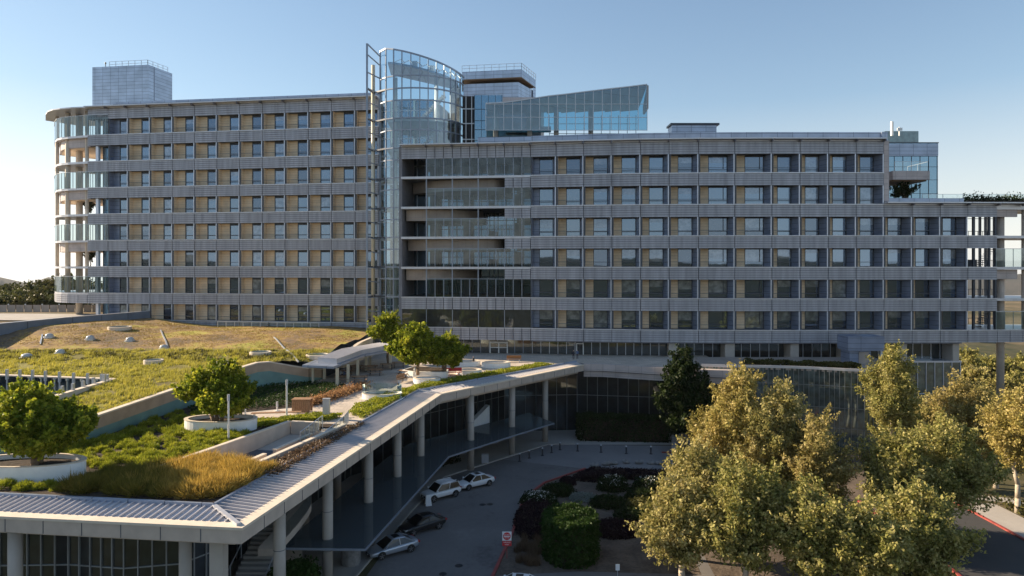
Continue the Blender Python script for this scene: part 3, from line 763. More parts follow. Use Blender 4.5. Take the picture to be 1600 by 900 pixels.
# entrance on the terrace
f = Fr(RP(762), RP(791)); m = MB(); d = -2.1
for a in (0, f.W/2-.07, f.W-.16): f.box(m, a, a+.16, d, d+.12, 9.0, 11.25)
f.box(m, 0.16, f.W-.16, d, d+.11, 11.0, 11.24); f.box(m, .16, f.W-.16, d, d+.1, 10.3, 10.4); o = m.build('door', M['white'], tb)
m = MB(); f.box(m, .16, f.W-.16, d+.02, d+.05, 9.05, 11.0); m.build('door_pane', M['darkglass'], o)

# ---- glass stair tower
st = thing('stair_tower', 'tall clear glass stair tower with slanted open top and free-standing mast frame', 'tower', (-16, 106, 9))
arc = [(594, 105.5), (603, 104), (615, 103.3), (628, 102.95), (642, 102.8), (656, 102.85), (669, 103.1), (682, 103.5), (694, 104.2), (704, 105), (712, 105.9), (719, 107), (725, 108.5)]
ap = [Vector(((p-800)/F*y, y)) for p, y in arc]
def ztop(px): return 55.75-3.2*max(0, px-603)/122
lev = sorted([9.5, 13.5, 18]+[z for k in range(2, 9) for z in (S[k]-1.8, S[k])]+[S[8]+1.9])
g = MB(); fr = MB(); rg = MB()
for i in range(len(ap)-1):
    f = Fr(ap[i], ap[i+1]); zb = 9.3 if arc[i][0] < 628 else 40.8
    t0, t1 = ztop(arc[i][0]), ztop(arc[i+1][0])
    ls = [z for z in lev if zb < z < min(t0, t1)-.5]; zz = [zb]+ls
    for j, a in enumerate(zz):
        e = rngw.uniform(-.012, .012)
        b0, b1 = (zz[j+1], zz[j+1]) if j+1 < len(zz) else (t0, t1)
        g.quad([f.p(0, -e, a), f.p(f.W, e, a), f.p(f.W, e, b1), f.p(0, -e, b0)])
    f.box(fr, -.07, .07, -.12, .1, zb, t0)
    for z in ls: f.box(rg, .0, f.W, -.16, .1 if (z-13.5) % 4.5 < .01 else .06, z-.09, z+.09)
    rg.bar(f.p(0, 0, t0), f.p(f.W, 0, t1), .22, .22)
g.build('glazing', M['towerglass'], st); fr.build('mullion_frame', M['towersteel'], st); rg.build('ring_beams', M['towersteel'], st)
# mast frame standing free on the left
mp = [Vector(((573.5-800)/F*103, 103)), ap[0]]
m = MB()
m.bar((*mp[0], 9.5), (*mp[0], 56.2), .26, .26); m.bar((*ap[0], 9.5), (*ap[0], 55.6), .2, .2); m.bar((*mp[0], 56.2), (*ap[0], 55.0), .16, .16)
for k in range(0, 9):
    for z in (S[k], S[k]+2.4):
        if z < 54: m.bar((*mp[0], z), (*ap[0], z-.3), .14, .14)
m.bar((*mp[0], 54.6), (*ap[0], 53.6), .14, .14)
m.build('mast_frame', M['towersteel'], st)
cx = Vector(((583-800)/F*106, 106)); m = MB(); m.cyl(cx.x, cx.y, .3, 9.4, 53.8, 14); m.build('mast_column', M['screw'], st, True)
for k in range(1, 9): m = MB(); m.bar((*mp[0], S[k]), (*cx, S[k]), .2, .24); m.bar((*cx, S[k]), (*ap[1], S[k]), .2, .24); m.build('mast_arm', M['frame'], st)
m = MB(); c = [ap[1], ap[4], ap[7], ap[9]]; q = [Vector((p.x+.2, p.y+.5)) for p in ap[1:11]]
m.hexa([(p.x, p.y, 53.6-.23*(p.x+19)) for p in q]+[(-8.5, 110, 50.9), (-19.5, 110, 53.4)], [(p.x, p.y, 53.9-.23*(p.x+19)) for p in q]+[(-8.5, 110, 51.2), (-19.5, 110, 53.7)]); m.build('roof', M['cop'], st)
m = MB(); rr = random.Random(4)
for i in range(2, 10):
    p = ap[i]; z = 53.9-.23*(p.x+19)
    m.bar((p.x, p.y+.6, z), (p.x+.8, p.y+2, z+.9), .1, .1); m.bar((p.x+.8, p.y+2, z+.9), (p.x+1.6, p.y+.6, z-.1), .1, .1)
    if i in (4, 6): m.box(p.x, p.y*0+p.x*0+p.x+.8 if False else p.x+.8, p.y+1, p.y+1.7, z, z+.8)
m.build('roof_rig', M['steel'], st)
m = MB()
for k in range(1, 8):
    m.prism([(p.x+.1, p.y+(.5 if k > 5 else 1.0)) for p in ap[(0 if k < 6 else 1):(3 if k < 6 else 12)]]+([(-18, 108), (-21, 108)] if k < 6 else [(-8.2, 110.5), (-19.4, 110.5)]), S[k]-.35, S[k])
for k in (6, 7):
    for i in range(16):
        a = i/15; m.box(-15+a*4, -14.4+a*4, 106, 107.6, S[k]+.27*i, S[k]+.27*i+.12)
m.build('landings', M['steel'], st)
m = MB()
for x, y in ((-11.6, 104.8), (-17.9, 105)): m.cyl(x, y, .3, 13 if x < -17 else 41, 51.6, 14)
m.build('inner_column', M['whitemetal'], st, True)
m = MB(); m.box(-9.8, -8.4, 108.8, 109.4, 40, 51); m.box(-12.6, -11.6, 109, 109.6, 41, 49); m.build('inner_wall', M['pinkpan'], st)

# ---- lift core and glazed penthouse behind the parapet
pc = thing('rooftop_penthouse', 'blue glazed rooftop penthouse with rising wedge roof beside a grey lift core', 'building', (3, 106, 41))
m = MB(); m.prism([at(724, 0, 114.2).xy, at(810, 0, 112.8).xy, at(836, 0, 119).xy, at(724, 0, 121).xy], 40.8, 53.0); m.build('lift_core', M['metalpan'], pc)
m = MB(); A, B, C, Dd = at(722, 0, 113.6).xy, at(815, 0, 112).xy, at(837, 0, 118.7).xy, at(722, 0, 121).xy
m.prism([A, B, C, Dd], 53.62, 54.9, 0); m.prism([A*.999, B*.999, C*.999, Dd*.999], 53.45, 53.6, 1); m.build('core_roof', [M['metalpan'], M['brown']], pc)
m = MB(); m.prism([C+Vector((-.5, -.9)), C+Vector((0, -.3)), C, C+Vector((-.5, 0))], 50.3, 53.4); m.build('core_post', M['metalpan'], pc)
railing([A, B, C], 54.9, 1.0, 1.2).build('roof_railing', M['steel'], pc)
m = MB(); m.prism([at(778, 0, 110).xy, at(845, 0, 110).xy, at(850, 0, 113).xy, at(778, 0, 112.5).xy], 41, 49.8); m.build('plant_room', M['pinkpan'], pc)
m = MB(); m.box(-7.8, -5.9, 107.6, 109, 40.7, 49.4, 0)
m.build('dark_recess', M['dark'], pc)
m = MB()
for z in (42.5, 45, 47.3): m.box(-7.8, -5.9, 107.5, 107.59, z, z+.15)
for x in (-7.3, -6.4): m.box(x, x+.12, 107.4, 107.49, 41, 49.3)
m.build('recess_frame', M['steel'], pc)
m = MB(); m.box(-5.9, -1.5, 107, 108.5, 40.7, 49.4); o = m.build('side_glazing', M['blueglass'], pc); m = MB()
for x in (-5.85, -4.8, -3.7, -2.6, -1.6): m.box(x-.03, x+.03, 106.9, 106.99, 40.8, 49.4)
for z in (42.3, 44, 45.4, 47.2): m.box(-5.9, -1.5, 106.92, 106.98, z-.03, z+.03)
m.build('frame', M['frame'], o)
ptop = [(759, 161.5), (775, 161), (790, 160), (800, 158.8), (815, 156.5), (835, 153.5), (858, 150), (882, 147.5), (905, 144.5), (930, 141.5), (955, 138.5), (980, 135.8), (1011, 132)]
g = MB(); fr = MB(); PY = 103.6
tp = [at(p, y, PY) for p, y in ptop]
for a, b in zip(tp, tp[1:]): g.quad([(a.x, PY, 43.2), (b.x, PY, 43.2), (b.x, PY, b.z), (a.x, PY, a.z)])
xs = np.linspace(tp[0].x, tp[-1].x, 19)
for x in xs:
    z = np.interp(x, [p.x for p in tp], [p.z for p in tp]); fr.box(x-.045, x+.045, PY-.09, PY-.005, 43.2, z)
for z in (43.25, 45.2, 47.2): fr.box(tp[0].x, tp[-1].x, PY-.07, PY-.01, z-.04, z+.04)
for a, b in zip(tp, tp[1:]): fr.bar(a, b, .25, .16)
o = g.build('glazing', M['pentglass'], pc); fr.build('frame', M['steel'], o)
m = MB()
for a, b in zip(tp, tp[1:]):
    e = 1.2
    m.hexa([(a.x, PY+.15, a.z-.25), (b.x, PY+.15, b.z-.25), (b.x, 111, 47.4+(b.z-47.4)*.2), (a.x, 111, 47.2+(a.z-47.4)*.2)], [(a.x, PY+.15, a.z), (b.x, PY+.15, b.z), (b.x, 111, 47.7+(b.z-47.4)*.2), (a.x, 111, 47.5+(a.z-47.4)*.2)])
m.build('wedge_roof', M['cop'], pc)
e = tp[-1]; m = MB(); m.hexa([(e.x, PY+.1, e.z-.1), (e.x, PY+.2, e.z-3.6), (e.x+.2, 108, 46.6), (e.x+.2, 108, 47.8)], [(e.x+.25, PY+.1, e.z-.1), (e.x+.25, PY+.2, e.z-3.6), (e.x+.5, 108, 46.6), (e.x+.5, 108, 47.8)]); m.build('wedge_cheek', M['brown'], pc)
m = MB(); m.box(tp[0].x, 3.0, PY+2.6, PY+2.9, 41, 46.2); m.box(-1, 6, PY+1.4, PY+1.6, 43.2, 44.1); m.build('inner_wall', M['tealglass'], pc)
m = MB()
for x in (-3, 2.2, 6.3, 11.6): m.cyl(x+.5, PY+1.3, .38, 41, 47, 12)
m.build('inner_columns', M['column'], pc, True)
m = MB()
for z in (44.0, 45.6): m.box(6, 20.5, 110.5, 110.6, z, z+.08)
for x in np.arange(6, 21, 1.4): m.box(x, x+.08, 110.4, 110.49, 41, 47)
m.box(-4, 24, 103.9, 111, 40.95, 41.1); m.build('inner_frame', M['frame'], pc)
# ------------------------------------------------------------------ land, drive, roads
def ss(t): t = max(0., min(1., t)); return t*t*(3-2*t)
def land(x, y):
    z = -.06
    z = max(z, (1-ss((math.hypot(x, y)-205)/150))*max(12.6*ss((-x-60)/8)*ss((y-112)/5), 13.9*ss((-x-68.5)/4)*ss((y-70)/14)))
    if y < -50: z += 25*ss((-y-50)/230)*(.82+.18*math.sin(x*.011+1)+.1*math.sin(x*.037))
    r = math.hypot(x, max(0, y))
    if y > 0: z -= 160*ss((r-520)/1400)
    if y > 112 and x > 30: z += .8*math.sin(x*.09)*math.sin(y*.06)*ss((y-112)/20)
    return z
def axis(lo, hi, fine0, fine1, step, n):
    a = list(np.arange(fine0, fine1+.1, step)); k = np.linspace(0, 1, n)[1:]**2.2
    return sorted([fine0+(lo-fine0)*t for t in k]+a+[fine1+(hi-fine1)*t for t in k])
gx = axis(-5000, 5000, -140, 140, 4, 16); gy = axis(-3000, 6500, -20, 200, 4, 18)
me = MB()
me.v = [(x, y, land(x, y)) for y in gy for x in gx]
w = len(gx); me.f = [(j*w+i, j*w+i+1, (j+1)*w+i+1, (j+1)*w+i) for j in range(len(gy)-1) for i in range(w-1)]; me.m = [1 if gy[j] < 33 or (gy[j] > 210 and gx[i] < -40) else 0 for j in range(len(gy)-1) for i in range(w-1)]
struct(me.build('ground', [M['land'], M['woods']], smooth=True))
m = MB(); n = 180
for i in range(n):
    for j, (yy, zz) in enumerate(((2600, -175), (3000, 0), (3600, -150))):
        x = -4500+9000*i/(n-1)
        h = -165+138*ss(1-abs(x+2330)/330)+126*ss(1-abs(x+2030)/170)+130*ss(1-abs(x+3000)/500)+3*math.sin(i*2.3)+139*ss((x-900)/900)+4*math.sin(i*.9)
        m.v.append((x, yy, zz if j != 1 else h))
m.f = [(i*3+j, i*3+3+j, i*3+4+j, i*3+1+j) for i in range(n-1) for j in (0, 1)]; m.m = [0]*len(m.f)
struct(m.build('hills', M['hill'], smooth=True))
def flat(name, poly, z, mat, holes=()):
    m = MB(); m.poly([(*p, z) for p in poly], [[(*p, z) for p in h] for h in holes]); return struct(m.build(name, M[mat]))
bedL = [(-2.6, 44.8), (-1.4, 50.3), (0, 58), (1.13, 66.7), (3.35, 71.5), (8.2, 76.5)]
flat('driveway', [(-13, 30), (-9.3, 62.9), (-7.2, 73.5), (4.6, 86.8), (8, 84), (21, 84), (18, 75), (8.2, 76.4), (22, 52), (22, 40), (10, 30)], .004, 'drive')
flat('plaza', [(-1.2, 80.2), (4.6, 86.9), (21, 86.2), (17.6, 74.9), (8.3, 76.6)], .008, 'plaza')
flat('garden_bed_soil', bedL[1:]+[(17.4, 74.7), (15, 63), (14, 50.5), (5, 51)], .012, 'drysoil')
flat('lawn_soil', [(17.9, 74.5), (21.2, 88), (34, 85), (43, 82), (40, 66), (33.5, 60), (31, 44), (14.6, 44), (15.6, 63)], .01, 'drysoil')
road = [(33.6, 66), (42.5, 64), (42.5, 40), (32, 40), (33, 51)]
flat('road', road, .008, 'asphalt')
flat('sidewalk', [(42.75, 66), (46, 65), (46, 40), (42.75, 40)], .13, 'walk')
flat('footpath', [(40.5, 70), (62, 62), (62, 60.5), (40.5, 68.2)], .02, 'walk')
flat('building_footway', [(-13.2, 40), (-9.6, 62.9), (-7.5, 73.4), (4.4, 86.7), (30, 86.7), (30, 98), (-30, 98), (-30, 40)], .02, 'walk').hide_render = False
def kerb(name, pts, label, mat, w=.22, h=.14):
    m = MB()
    for a, b in zip(pts, pts[1:]): m.bar((*a, h/2), (*b, h/2), w, h)
    return tag(m.build(name, M[mat]), label, 'kerb')
kerb('red_kerb', bedL, 'red painted kerb along the garden bed beside the drive', 'redcurb')
kerb('pale_kerb', [(-13.1, 40), (-9.45, 62.9), (-7.35, 73.45), (4.5, 86.75), (8, 86.9)], 'pale kerb under the glass awning edge of the drive', 'walk')
kerb('road_kerb', [(42.62, 66), (42.62, 40)], 'red kerb beside the sunlit road at lower right', 'redcurb', .25)
kerb('road_kerb', [(33.5, 66), (32.95, 51), (31.9, 40)], 'red kerb on the tree side of the sunlit road', 'redcurb', .25)
kerb('lawn_kerb', [(18.2, 83), (30, 82)], 'thin red kerb behind the garden wall under the dark tree', 'redcurb', .2)
m = MB(); a, b = Vector((14.9, 62.6)), Vector((21.3, 90)); e = (b-a).normalized(); n_ = Vector((e.y, -e.x))*.27
m.prism([a-n_, a+n_, b+n_, b-n_], 0, 1.05); tag(m.build('garden_wall', M['pebble']), 'long low pebble-dashed garden wall between the drive bed and the trees', 'wall')

# ------------------------------------------------------------------ podium building
from mathutils.geometry import intersect_line_line_2d
pb = thing('podium_building', 'low lobby building with ribbed zinc eave, tall round columns and planted roof deck', 'building', (-15, 60, 0))
O = [(-45, 38.8), (-13.9, 35.1), (-7.35, 71.3), (9.65, 91.9)]
I = [(-45, 41.6), (-16.5, 37.8), (-9.9, 72.1), (8.8, 93.6)]
ZO, ZI = 9.3, 9.55
segs = list(zip(O, O[1:], I, I[1:]))
m = MB()
for o0, o1, i0, i1 in segs:
    rb = MB()
    m.quad([(*o0, ZO+.06), (*o1, ZO+.06), (*i1, ZI), (*i0, ZI)])
    d = (Vector(o1)-Vector(o0)).normalized(); nn = Vector((d.y, -d.x)); L = (Vector(o1)-Vector(o0)).length
    for j in range(1, int(L/.43)):
        # seams run square to the eave, from the coping up to the gutter or to the hip
        p = Vector(o0)+d*(j*.43)-nn*.6; far = p-nn*6; hit = None
        for u, v in ((i0, i1), (o0, i0), (o1, i1)):
            x = intersect_line_line_2d(p, far, Vector(u), Vector(v))
            if x and (hit is None or (x-p).length < (hit-p).length): hit = x
        if hit is None or (hit-p).length < .15: continue
        w_ = (hit-p).length; g = lambda t: ZO+.06+(ZI-ZO-.06)*t/2.6
        rb.bar((*hit, g(w_+.6)+.05), (*p, g(.6)+.05), .05, .13)
    rb.build('roof_seams', M['rib'], pb)
m.build('canopy_roof', M['roofmetal'], pb)
for k in (1, 2): hp = MB(); hp.bar((*I[k], ZI+.08), (*(Vector(I[k]).lerp(Vector(O[k]), .9)), ZO+.2), .22, .14); hp.build('hip_flashing', M['sill'], pb)
m = MB()
for a, b in zip(I, I[1:]): m.bar((*a, ZI+.06), (*b, ZI+.06), .16, .26)
m.build('ridge_gutter', M['cop'], pb)
def inset(pl, d):
    out = []
    for i, p in enumerate(pl):
        p = Vector(p); ns = []
        for a, b in ((i-1, i), (i, i+1)):
            if a >= 0 and b < len(pl):
                e = (Vector(pl[b])-Vector(pl[a])).normalized(); ns.append(Vector((-e.y, e.x)))
        n = sum(ns, Vector((0, 0))); n.normalize(); k = d/max(.3, n.dot(ns[0])); q = p+n*k; out.append((q.x, q.y))
    return out
cop_in = inset(O, .62)
def ringband(m, a, b, z0, z1, mi=0):
    for i in range(len(a)-1):
        q = [a[i], a[i+1], b[i+1], b[i]]; m.hexa([(*p, z0) for p in q], [(*p, z1) for p in q], mi)
m = MB(); ringband(m, inset(O, -.06), cop_in, ZO, ZO+.14); m.build('eave_coping', M['conclight'], pb)
m = MB(); ringband(m, O, inset(O, .3), ZO-.72, ZO-.003)
for a, b in zip(O, O[1:]):
    L = (Vector(b)-Vector(a)).length; n = int(L/2.1); d = (Vector(b)-Vector(a)).normalized(); nn = Vector((d.y, -d.x))*.006
    for j in range(1, n):
        q = Vector(a).lerp(Vector(b), j/n); m.bar((*(q+nn), ZO-.7), (*(q+nn), ZO-.02), .04, .02, 1)
m.build('fascia', [M['conc'], M['recess']], pb)
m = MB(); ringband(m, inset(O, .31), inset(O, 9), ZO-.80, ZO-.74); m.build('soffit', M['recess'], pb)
m = MB(); ringband(m, inset(O, .9), inset(O, 1.3), ZO-1.15, ZO-.81); m.build('eave_beam', M['conc'], pb)
# right deck edge and its beam
DE = [(9.65, 91.9), (12.1, 91.6), (23.6, 86.8), (28.5, 86.0)]
m = MB(); ringband(m, DE, inset(DE, .5), 8.6, 9.52, 0); ringband(m, inset(DE, .35), inset(DE, .9), 7.75, 8.5, 0); ringband(m, inset(DE, .2), inset(DE, 8), 8.5, 8.59, 1); m.build('deck_edge', [M['pinkpan'], M['recess']], pb)
# columns
for (x, y) in ((-14.4, 42.3), (-13.2, 48.9), (-11.85, 56.4), (-10.6, 63.2), (-9.35, 70.0), (-4.6, 76.2), (0, 82.4), (4.3, 88.3)):
    m = MB(); m.cyl(x, y, .37, -.1, 8.55, 20); o = m.build('column', M['column'], pb, True)
    m = MB(); m.cyl(x, y, .378, 5.3, 5.34, 20); m.cyl(x, y, .378, 2.5, 2.54, 20); m.build('column_joint', M['recess'], o)
for (x, y) in ((-21, 47), (-20, 53), (-18.2, 60), (-17, 66.5), (-15.6, 72.5), (-11, 79.5), (-5.5, 86)):
    m = MB(); m.cyl(x, y, .37, -.1, 8.55, 16); m.build('inner_column', M['column'], pb, True)
for px, w in ((342, .36), (277, .33), (5, .36)):
    p = at(px, 860, 36.9); m = MB()
    if px == 342: m.box(p.x-w, p.x+w, p.y-.35, p.y+.35, -.1, 8.45)
    else: m.cyl(p.x, p.y+.9, w, -.1, 8.45, 18)
    m.build('front_pillar', M['column'], pb, px != 342)
# glazing under the deck
def glazed(path, z0, z1, step, trans, glass, mull, gname, fname, root, wob=.006, mw=.025):
    m = MB(); g = MB()
    for a, b in zip(path, path[1:]):
        f = Fr(Vector(a), Vector(b)); n = max(1, round(f.W/step))
        for i in range(n):
            t = rngw.uniform(-wob, wob); s0, s1 = f.W*i/n, f.W*(i+1)/n
            m.quad([f.p(s0, -t, z0), f.p(s1, t, z0), f.p(s1, t, z1), f.p(s0, -t, z1)])
            f.box(g, s0-mw, s0+mw, .005, .12, z0, z1)
        for z in trans: f.box(g, 0, f.W, .005, .09, z-mw, z+mw)
    o = m.build(gname, M[glass], root); g.build(fname, M[mull], root); return o
front = [(-45, 41.2), (-36, 40.2), (-31.5, 39.9), (-26, 40.1), (-22.5, 39.6), (-19.5, 40.2), (-18.2, 42.2)]
glazed(front, 0, 8.3, .78, (5.35, 2.6), 'darkglass', 'frontmull', 'front_glazing', 'front_frame', pb)
lobby = [(-18.2, 42.2), (-18.5, 44), (-22.8, 45), (-21.4, 53), (-19.2, 65), (-17.5, 74), (-9, 84), (-1, 93.6), (9, 94.4), (20, 92.5), (29, 92)]
glazed(lobby, 0, 8.5, 1.45, (4.9,), 'darkglass', 'hallmull', 'lobby_glazing', 'lobby_frame', pb)
m = MB()
for q in ((-45, 42.8), (-24, 42.4)): pass
m.prism([(-45, 43), (-24, 43), (-23.2, 55), (-20, 75), (-11, 85), (-3, 95.2), (9, 96), (28, 94.5), (28, 101.5), (-60, 104), (-60, 43)], -.1, 8.2); m.build('inner_core', M['dark'], pb)
# curved glazed hall on the right
hall = [at(px, 600, y) for px, y in ((1096, 88.2), (1125, 87.6), (1160, 87.3), (1200, 87.0), (1240, 86.4), (1280, 85.5), (1320, 84.4), (1350, 83.7), (1378, 84.2), (1400, 86), (1420, 89))]
hall = [(p.x, p.y) for p in hall]
glazed(hall, 0, 9.75, .62, (2.6, 5.1, 7.8), 'tealglass', 'hallmull', 'hall_glazing', 'hall_frame', pb, .012)
m = MB(); m.prism(hall+[(51, 97), (26, 97)], 9.5, 9.74); m.build('hall_roof', M['softbeige'], pb)
m = MB(); ringband(m, [(x, y-.12) for x, y in hall], inset(hall, .25), 9.75, 10.05); m.build('hall_coping', M['sill'], pb)
m = MB(); m.prism([(p[0], p[1]+.8) for p in hall]+[(51, 96.5), (26, 96.5)], -.1, 9.4); m.build('hall_core', M['dark'], pb)
# glass awning over the drop-off
col = [(-15.2, 46.7), (-11.2, 68.5), (-9.6, 73.2), (3.5, 88.6)]
aw = [(-10.1, 47.0), (-6.45, 69.6), (0, 77.9), (5.2, 84.2)]
al = [(-16.2, 47.2), (-12.6, 69.5), (-11.2, 74.5), (2.2, 90)]
m = MB(); ringband(m, aw, al, 3.3, 3.36); m.build('glass_awning', M['awnglass'], pb)
m = MB()
for a, b in zip(aw, aw[1:]): m.bar((*a, 3.3), (*b, 3.3), .08, .14)
m.bar((*aw[0], 3.3), (*al[0], 3.3), .08, .14); m.build('awning_edge', M['towersteel'], pb)
m = MB()
for (a, b), (c, d) in zip(zip(aw, aw[1:]), zip(al, al[1:])):
    n = int((Vector(b)-Vector(a)).length/2.4)
    for i in range(1, n+1): m.bar((*Vector(a).lerp(Vector(b), i/n), 3.18), (*Vector(c).lerp(Vector(d), i/n), 3.18), .1, .2)
m.build('awning_beams', M['bandback'], pb)
# deck: soil in front, paving behind, trench cut out
PL = Vector(gz(278, 720, 9.9).xy); PR = Vector(gz(393, 726, 9.9).xy); QL = Vector(gz(452, 659, 9.9).xy); QR = Vector(gz(539, 662, 9.9).xy)
PL2 = PL+(PL-QL)*.12; PR2 = PR+(PR-QR)*.25
tr_ = [tuple(PL2), tuple(PR2), tuple(QR), tuple(QL)]
wall_line = [(-75, 46.2), (-45, 46.8), (-38.5, 47.6), (-34.8, 49), (-32.3, 51.8), (-31.6, 57), (-30.9, 62.8), (-29.6, 69.5), (-28.0, 74.8), (-27, 75.9), (-25.3, 77.2), (-23.3, 78.1), (-22.3, 80.5)]
yq = QL.y+.02
flat('deck_soil', [(-75, 43.8), (-45, 41.7), (-16.4, 37.95), (-12.6, 57.7), tuple(QR+Vector((.4, 1.2))), (QL.x, yq+1.0), (-31.5, 57.8)]+wall_line[5::-1], 9.55, 'soil', [tr_])
flat('terrace', [(-31.5, 57.82), (QL.x, yq+1.02), tuple(QR+Vector((.4, 1.22))), (-12.6, 57.75), (-9.98, 72.1), (8.7, 93.6), (9.75, 91.95), (12.1, 91.6), (23.6, 86.8), (28.5, 86.2), (28.5, 101), (3, 104), (-21.5, 108.5), (-21.3, 92), (-22.3, 80.5)]+wall_line[11:5:-1], 9.5, 'paving')
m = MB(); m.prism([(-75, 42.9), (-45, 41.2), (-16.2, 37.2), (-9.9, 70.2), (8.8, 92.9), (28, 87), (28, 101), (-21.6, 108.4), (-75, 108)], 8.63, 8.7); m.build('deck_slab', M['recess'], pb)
# trench with ramp, stairs and low walls
def wallseg(m, a, b, z0, z1, w=.3, cap=True, mc=1):
    a, b = Vector(a), Vector(b); d = (b-a).normalized(); n = Vector((-d.y, d.x))*w/2
    m.prism([a-n, a+n, b+n, b-n], z0, z1, 0)
    if cap:
        n2 = n*1.15; m.prism([a-n2, a+n2, b+n2, b-n2], z1+.002, z1+.07, mc)
m = MB(); m.poly([(*p, 8.35) for p in tr_]); m.build('ramp_floor', M['walk'], pb)
rt = MB()
wallseg(rt, PL2, QL, 8.3, 9.92); wallseg(rt, QL+Vector((.2, 0)), QL.lerp(QR, .55), 8.3, 9.9); wallseg(rt, PR2, QR, 8.3, 9.85)
md = lambda t, s: (PL2.lerp(QL, t)).lerp(PR2.lerp(QR, t), s)
wallseg(rt, md(.16, .56), md(.50, .55), 8.3, 9.2); wallseg(rt, md(.58, .55), md(.93, .52), 8.3, 9.2)
tag(rt.build('retaining_wall', [M['conc'], M['conclight']]), 'beige concrete walls lining the sunken ramp beside the zinc eave', 'wall')
sp = MB(); a0, a1 = md(.30, .05), md(.97, .05); b0, b1 = md(.30, .5), md(.97, .5)
sp.hexa([(*a0, 8.34), (*b0, 8.34), (*b1, 8.34), (*a1, 8.34)], [(*a0, 8.38), (*b0, 8.38), (*b1, 8.95), (*a1, 8.95)]); sp.build('ramp', M['walk'], pb)
sm = MB(); n = 8
for i in range(n):
    t0, t1 = .80+.2*i/n, .80+.2*(i+1)/n
    sm.hexa([(*md(t0, .62), 8.33), (*md(t0, .97), 8.33), (*md(t1+.02*(i == n-1), .97), 8.33), (*md(t1+.02*(i == n-1), .62), 8.33)], [(*md(t0, .62), 8.5+.14*i), (*md(t0, .97), 8.5+.14*i), (*md(t1, .97), 8.5+.14*i), (*md(t1, .62), 8.5+.14*i)])
tag(sm.build('terrace_steps', M['conclight']), 'short flight of concrete steps from the sunken ramp to the terrace', 'steps')
def glassrail(name, label, pts, h=1.0, n=5):
    r = thing(name, label, 'glass railing', pts[0]); g = MB(); f = MB()
    for a, b in zip(pts, pts[1:]):
        a, b = Vector(a), Vector(b); g.quad([a+Vector((0, 0, .08)), b+Vector((0, 0, .08)), b+Vector((0, 0, h)), a+Vector((0, 0, h))]); f.tube(a+Vector((0, 0, h)), b+Vector((0, 0, h)), .03, n=6)
        for i in range(n+1): q = a.lerp(b, i/n); f.bar(q, q+Vector((0, 0, h)), .05, .05)
    g.build('glass_panel', M['clear'], r); f.build('handrail', M['steel'], r)
glassrail('glass_railing', 'clear glass railing down the left side of the terrace steps', [(*md(.78, .60), 8.9), (*md(1.0, .60), 9.5)])
glassrail('glass_railing', 'clear glass railing on the right side of the terrace steps', [(*md(.80, .98), 8.9), (*md(1.0, .98), 9.5), (*(QR+Vector((-.2, 2.0))), 9.5)])
flat('bed_soil', [(-31.2, 57.9), (-30.6, 62.8), (-29.3, 69.3), (-27.8, 74), (-26.7, 75.3), (-23.2, 77.3), (-18.6, 76), (-17.4, 72.6), (-19.6, 64.6), (-26, 61.2), (-24.8, 57.6)], 9.565, 'soil')
# big curved retaining wall below the roof meadow
m = MB(); zc = [11.2, 11.2, 11.2, 11.2, 11.2, 11.35, 11.5, 11.8, 12.1, 12.05, 11.5, 11.0, 10.5]
for (a, za), (b, zb) in zip(zip(wall_line, zc), zip(wall_line[1:], zc[1:])):
    a_, b_ = Vector(a), Vector(b); d = (b_-a_).normalized(); n = Vector((-d.y, d.x))*.2
    for lo, hi, mi, g in ((0, 1, 0, 0), (1, 2, 1, .01), (2, 3, 2, .06)):
        zl = lambda z: (9.3, z-.95, z-.02, z+.1)
        k = n.normalized()*(.2+g); q = [a_-k, b_-k, b_+k, a_+k]; zz = [za, zb, zb, za]
        m.hexa([(*p, zl(z)[lo]+(.002 if mi else 0)) for p, z in zip(q, zz)], [(*p, zl(z)[hi]) for p, z in zip(q, zz)], mi)
M['tealwall'] = pm('teal_glazed_wall', (.15, .27, .25), .45, 0, .15, .7)
M['tanwall'] = pm('tan_wall_band', (.42, .31, .22), .7, 0, .12, 1)
tag(m.build('meadow_wall', [M['tealwall'], M['tanwall'], M['conclight']]), 'curving teal and tan retaining wall holding back the grassy roof', 'wall')

# ------------------------------------------------------------------ green roof
def zr(x, y):
    z = 11.05+.040*(min(y, 86)-51)+.012*max(0, y-86)
    z += .55*math.sin(math.pi*max(0, min(1, (y-85)/26)))*ss((-x-20)/8)+.1*ss((y-84)/5)
    z += 1.0*ss((-x-48)/14)*ss((y-84)/14)
    z -= .9*ss((x+26)/4)*ss((84-y)/8)*.6
    return z+.08*math.sin(x*.5)*math.sin(y*.45)
mead = wall_line[1:]+[(-21.6, 90), (-20.8, 98), (-21.6, 107.8), (-62.5, 114.2), (-63.5, 108), (-68.2, 90), (-72, 70), (-75, 47)]
hole = [(-38.8, 66.5), (-63, 71), (-63, 52.5), (-38.8, 52.5)]
X = np.arange(-76, -20, .5); Y = np.arange(43, 115, .5)
m = MB(); m.v = [(x, y, zr(x, y)) for y in Y for x in X]; w = len(X)
cxs, cys = np.meshgrid(X[:-1]+.25, Y[:-1]+.25)
ok = (inpoly(cxs.ravel(), cys.ravel(), mead) & ~inpoly(cxs.ravel(), cys.ravel(), hole)).reshape(cxs.shape)
split = {0: [], 1: []}
for j in range(len(Y)-1):
    for i in range(w-1):
        if ok[j, i]: split[1 if Y[j]+.35*math.sin(X[i]*.4)+.3*math.sin(X[i]*1.7) > 84.5 else 0].append((j*w+i, j*w+i+1, (j+1)*w+i+1, (j+1)*w+i))
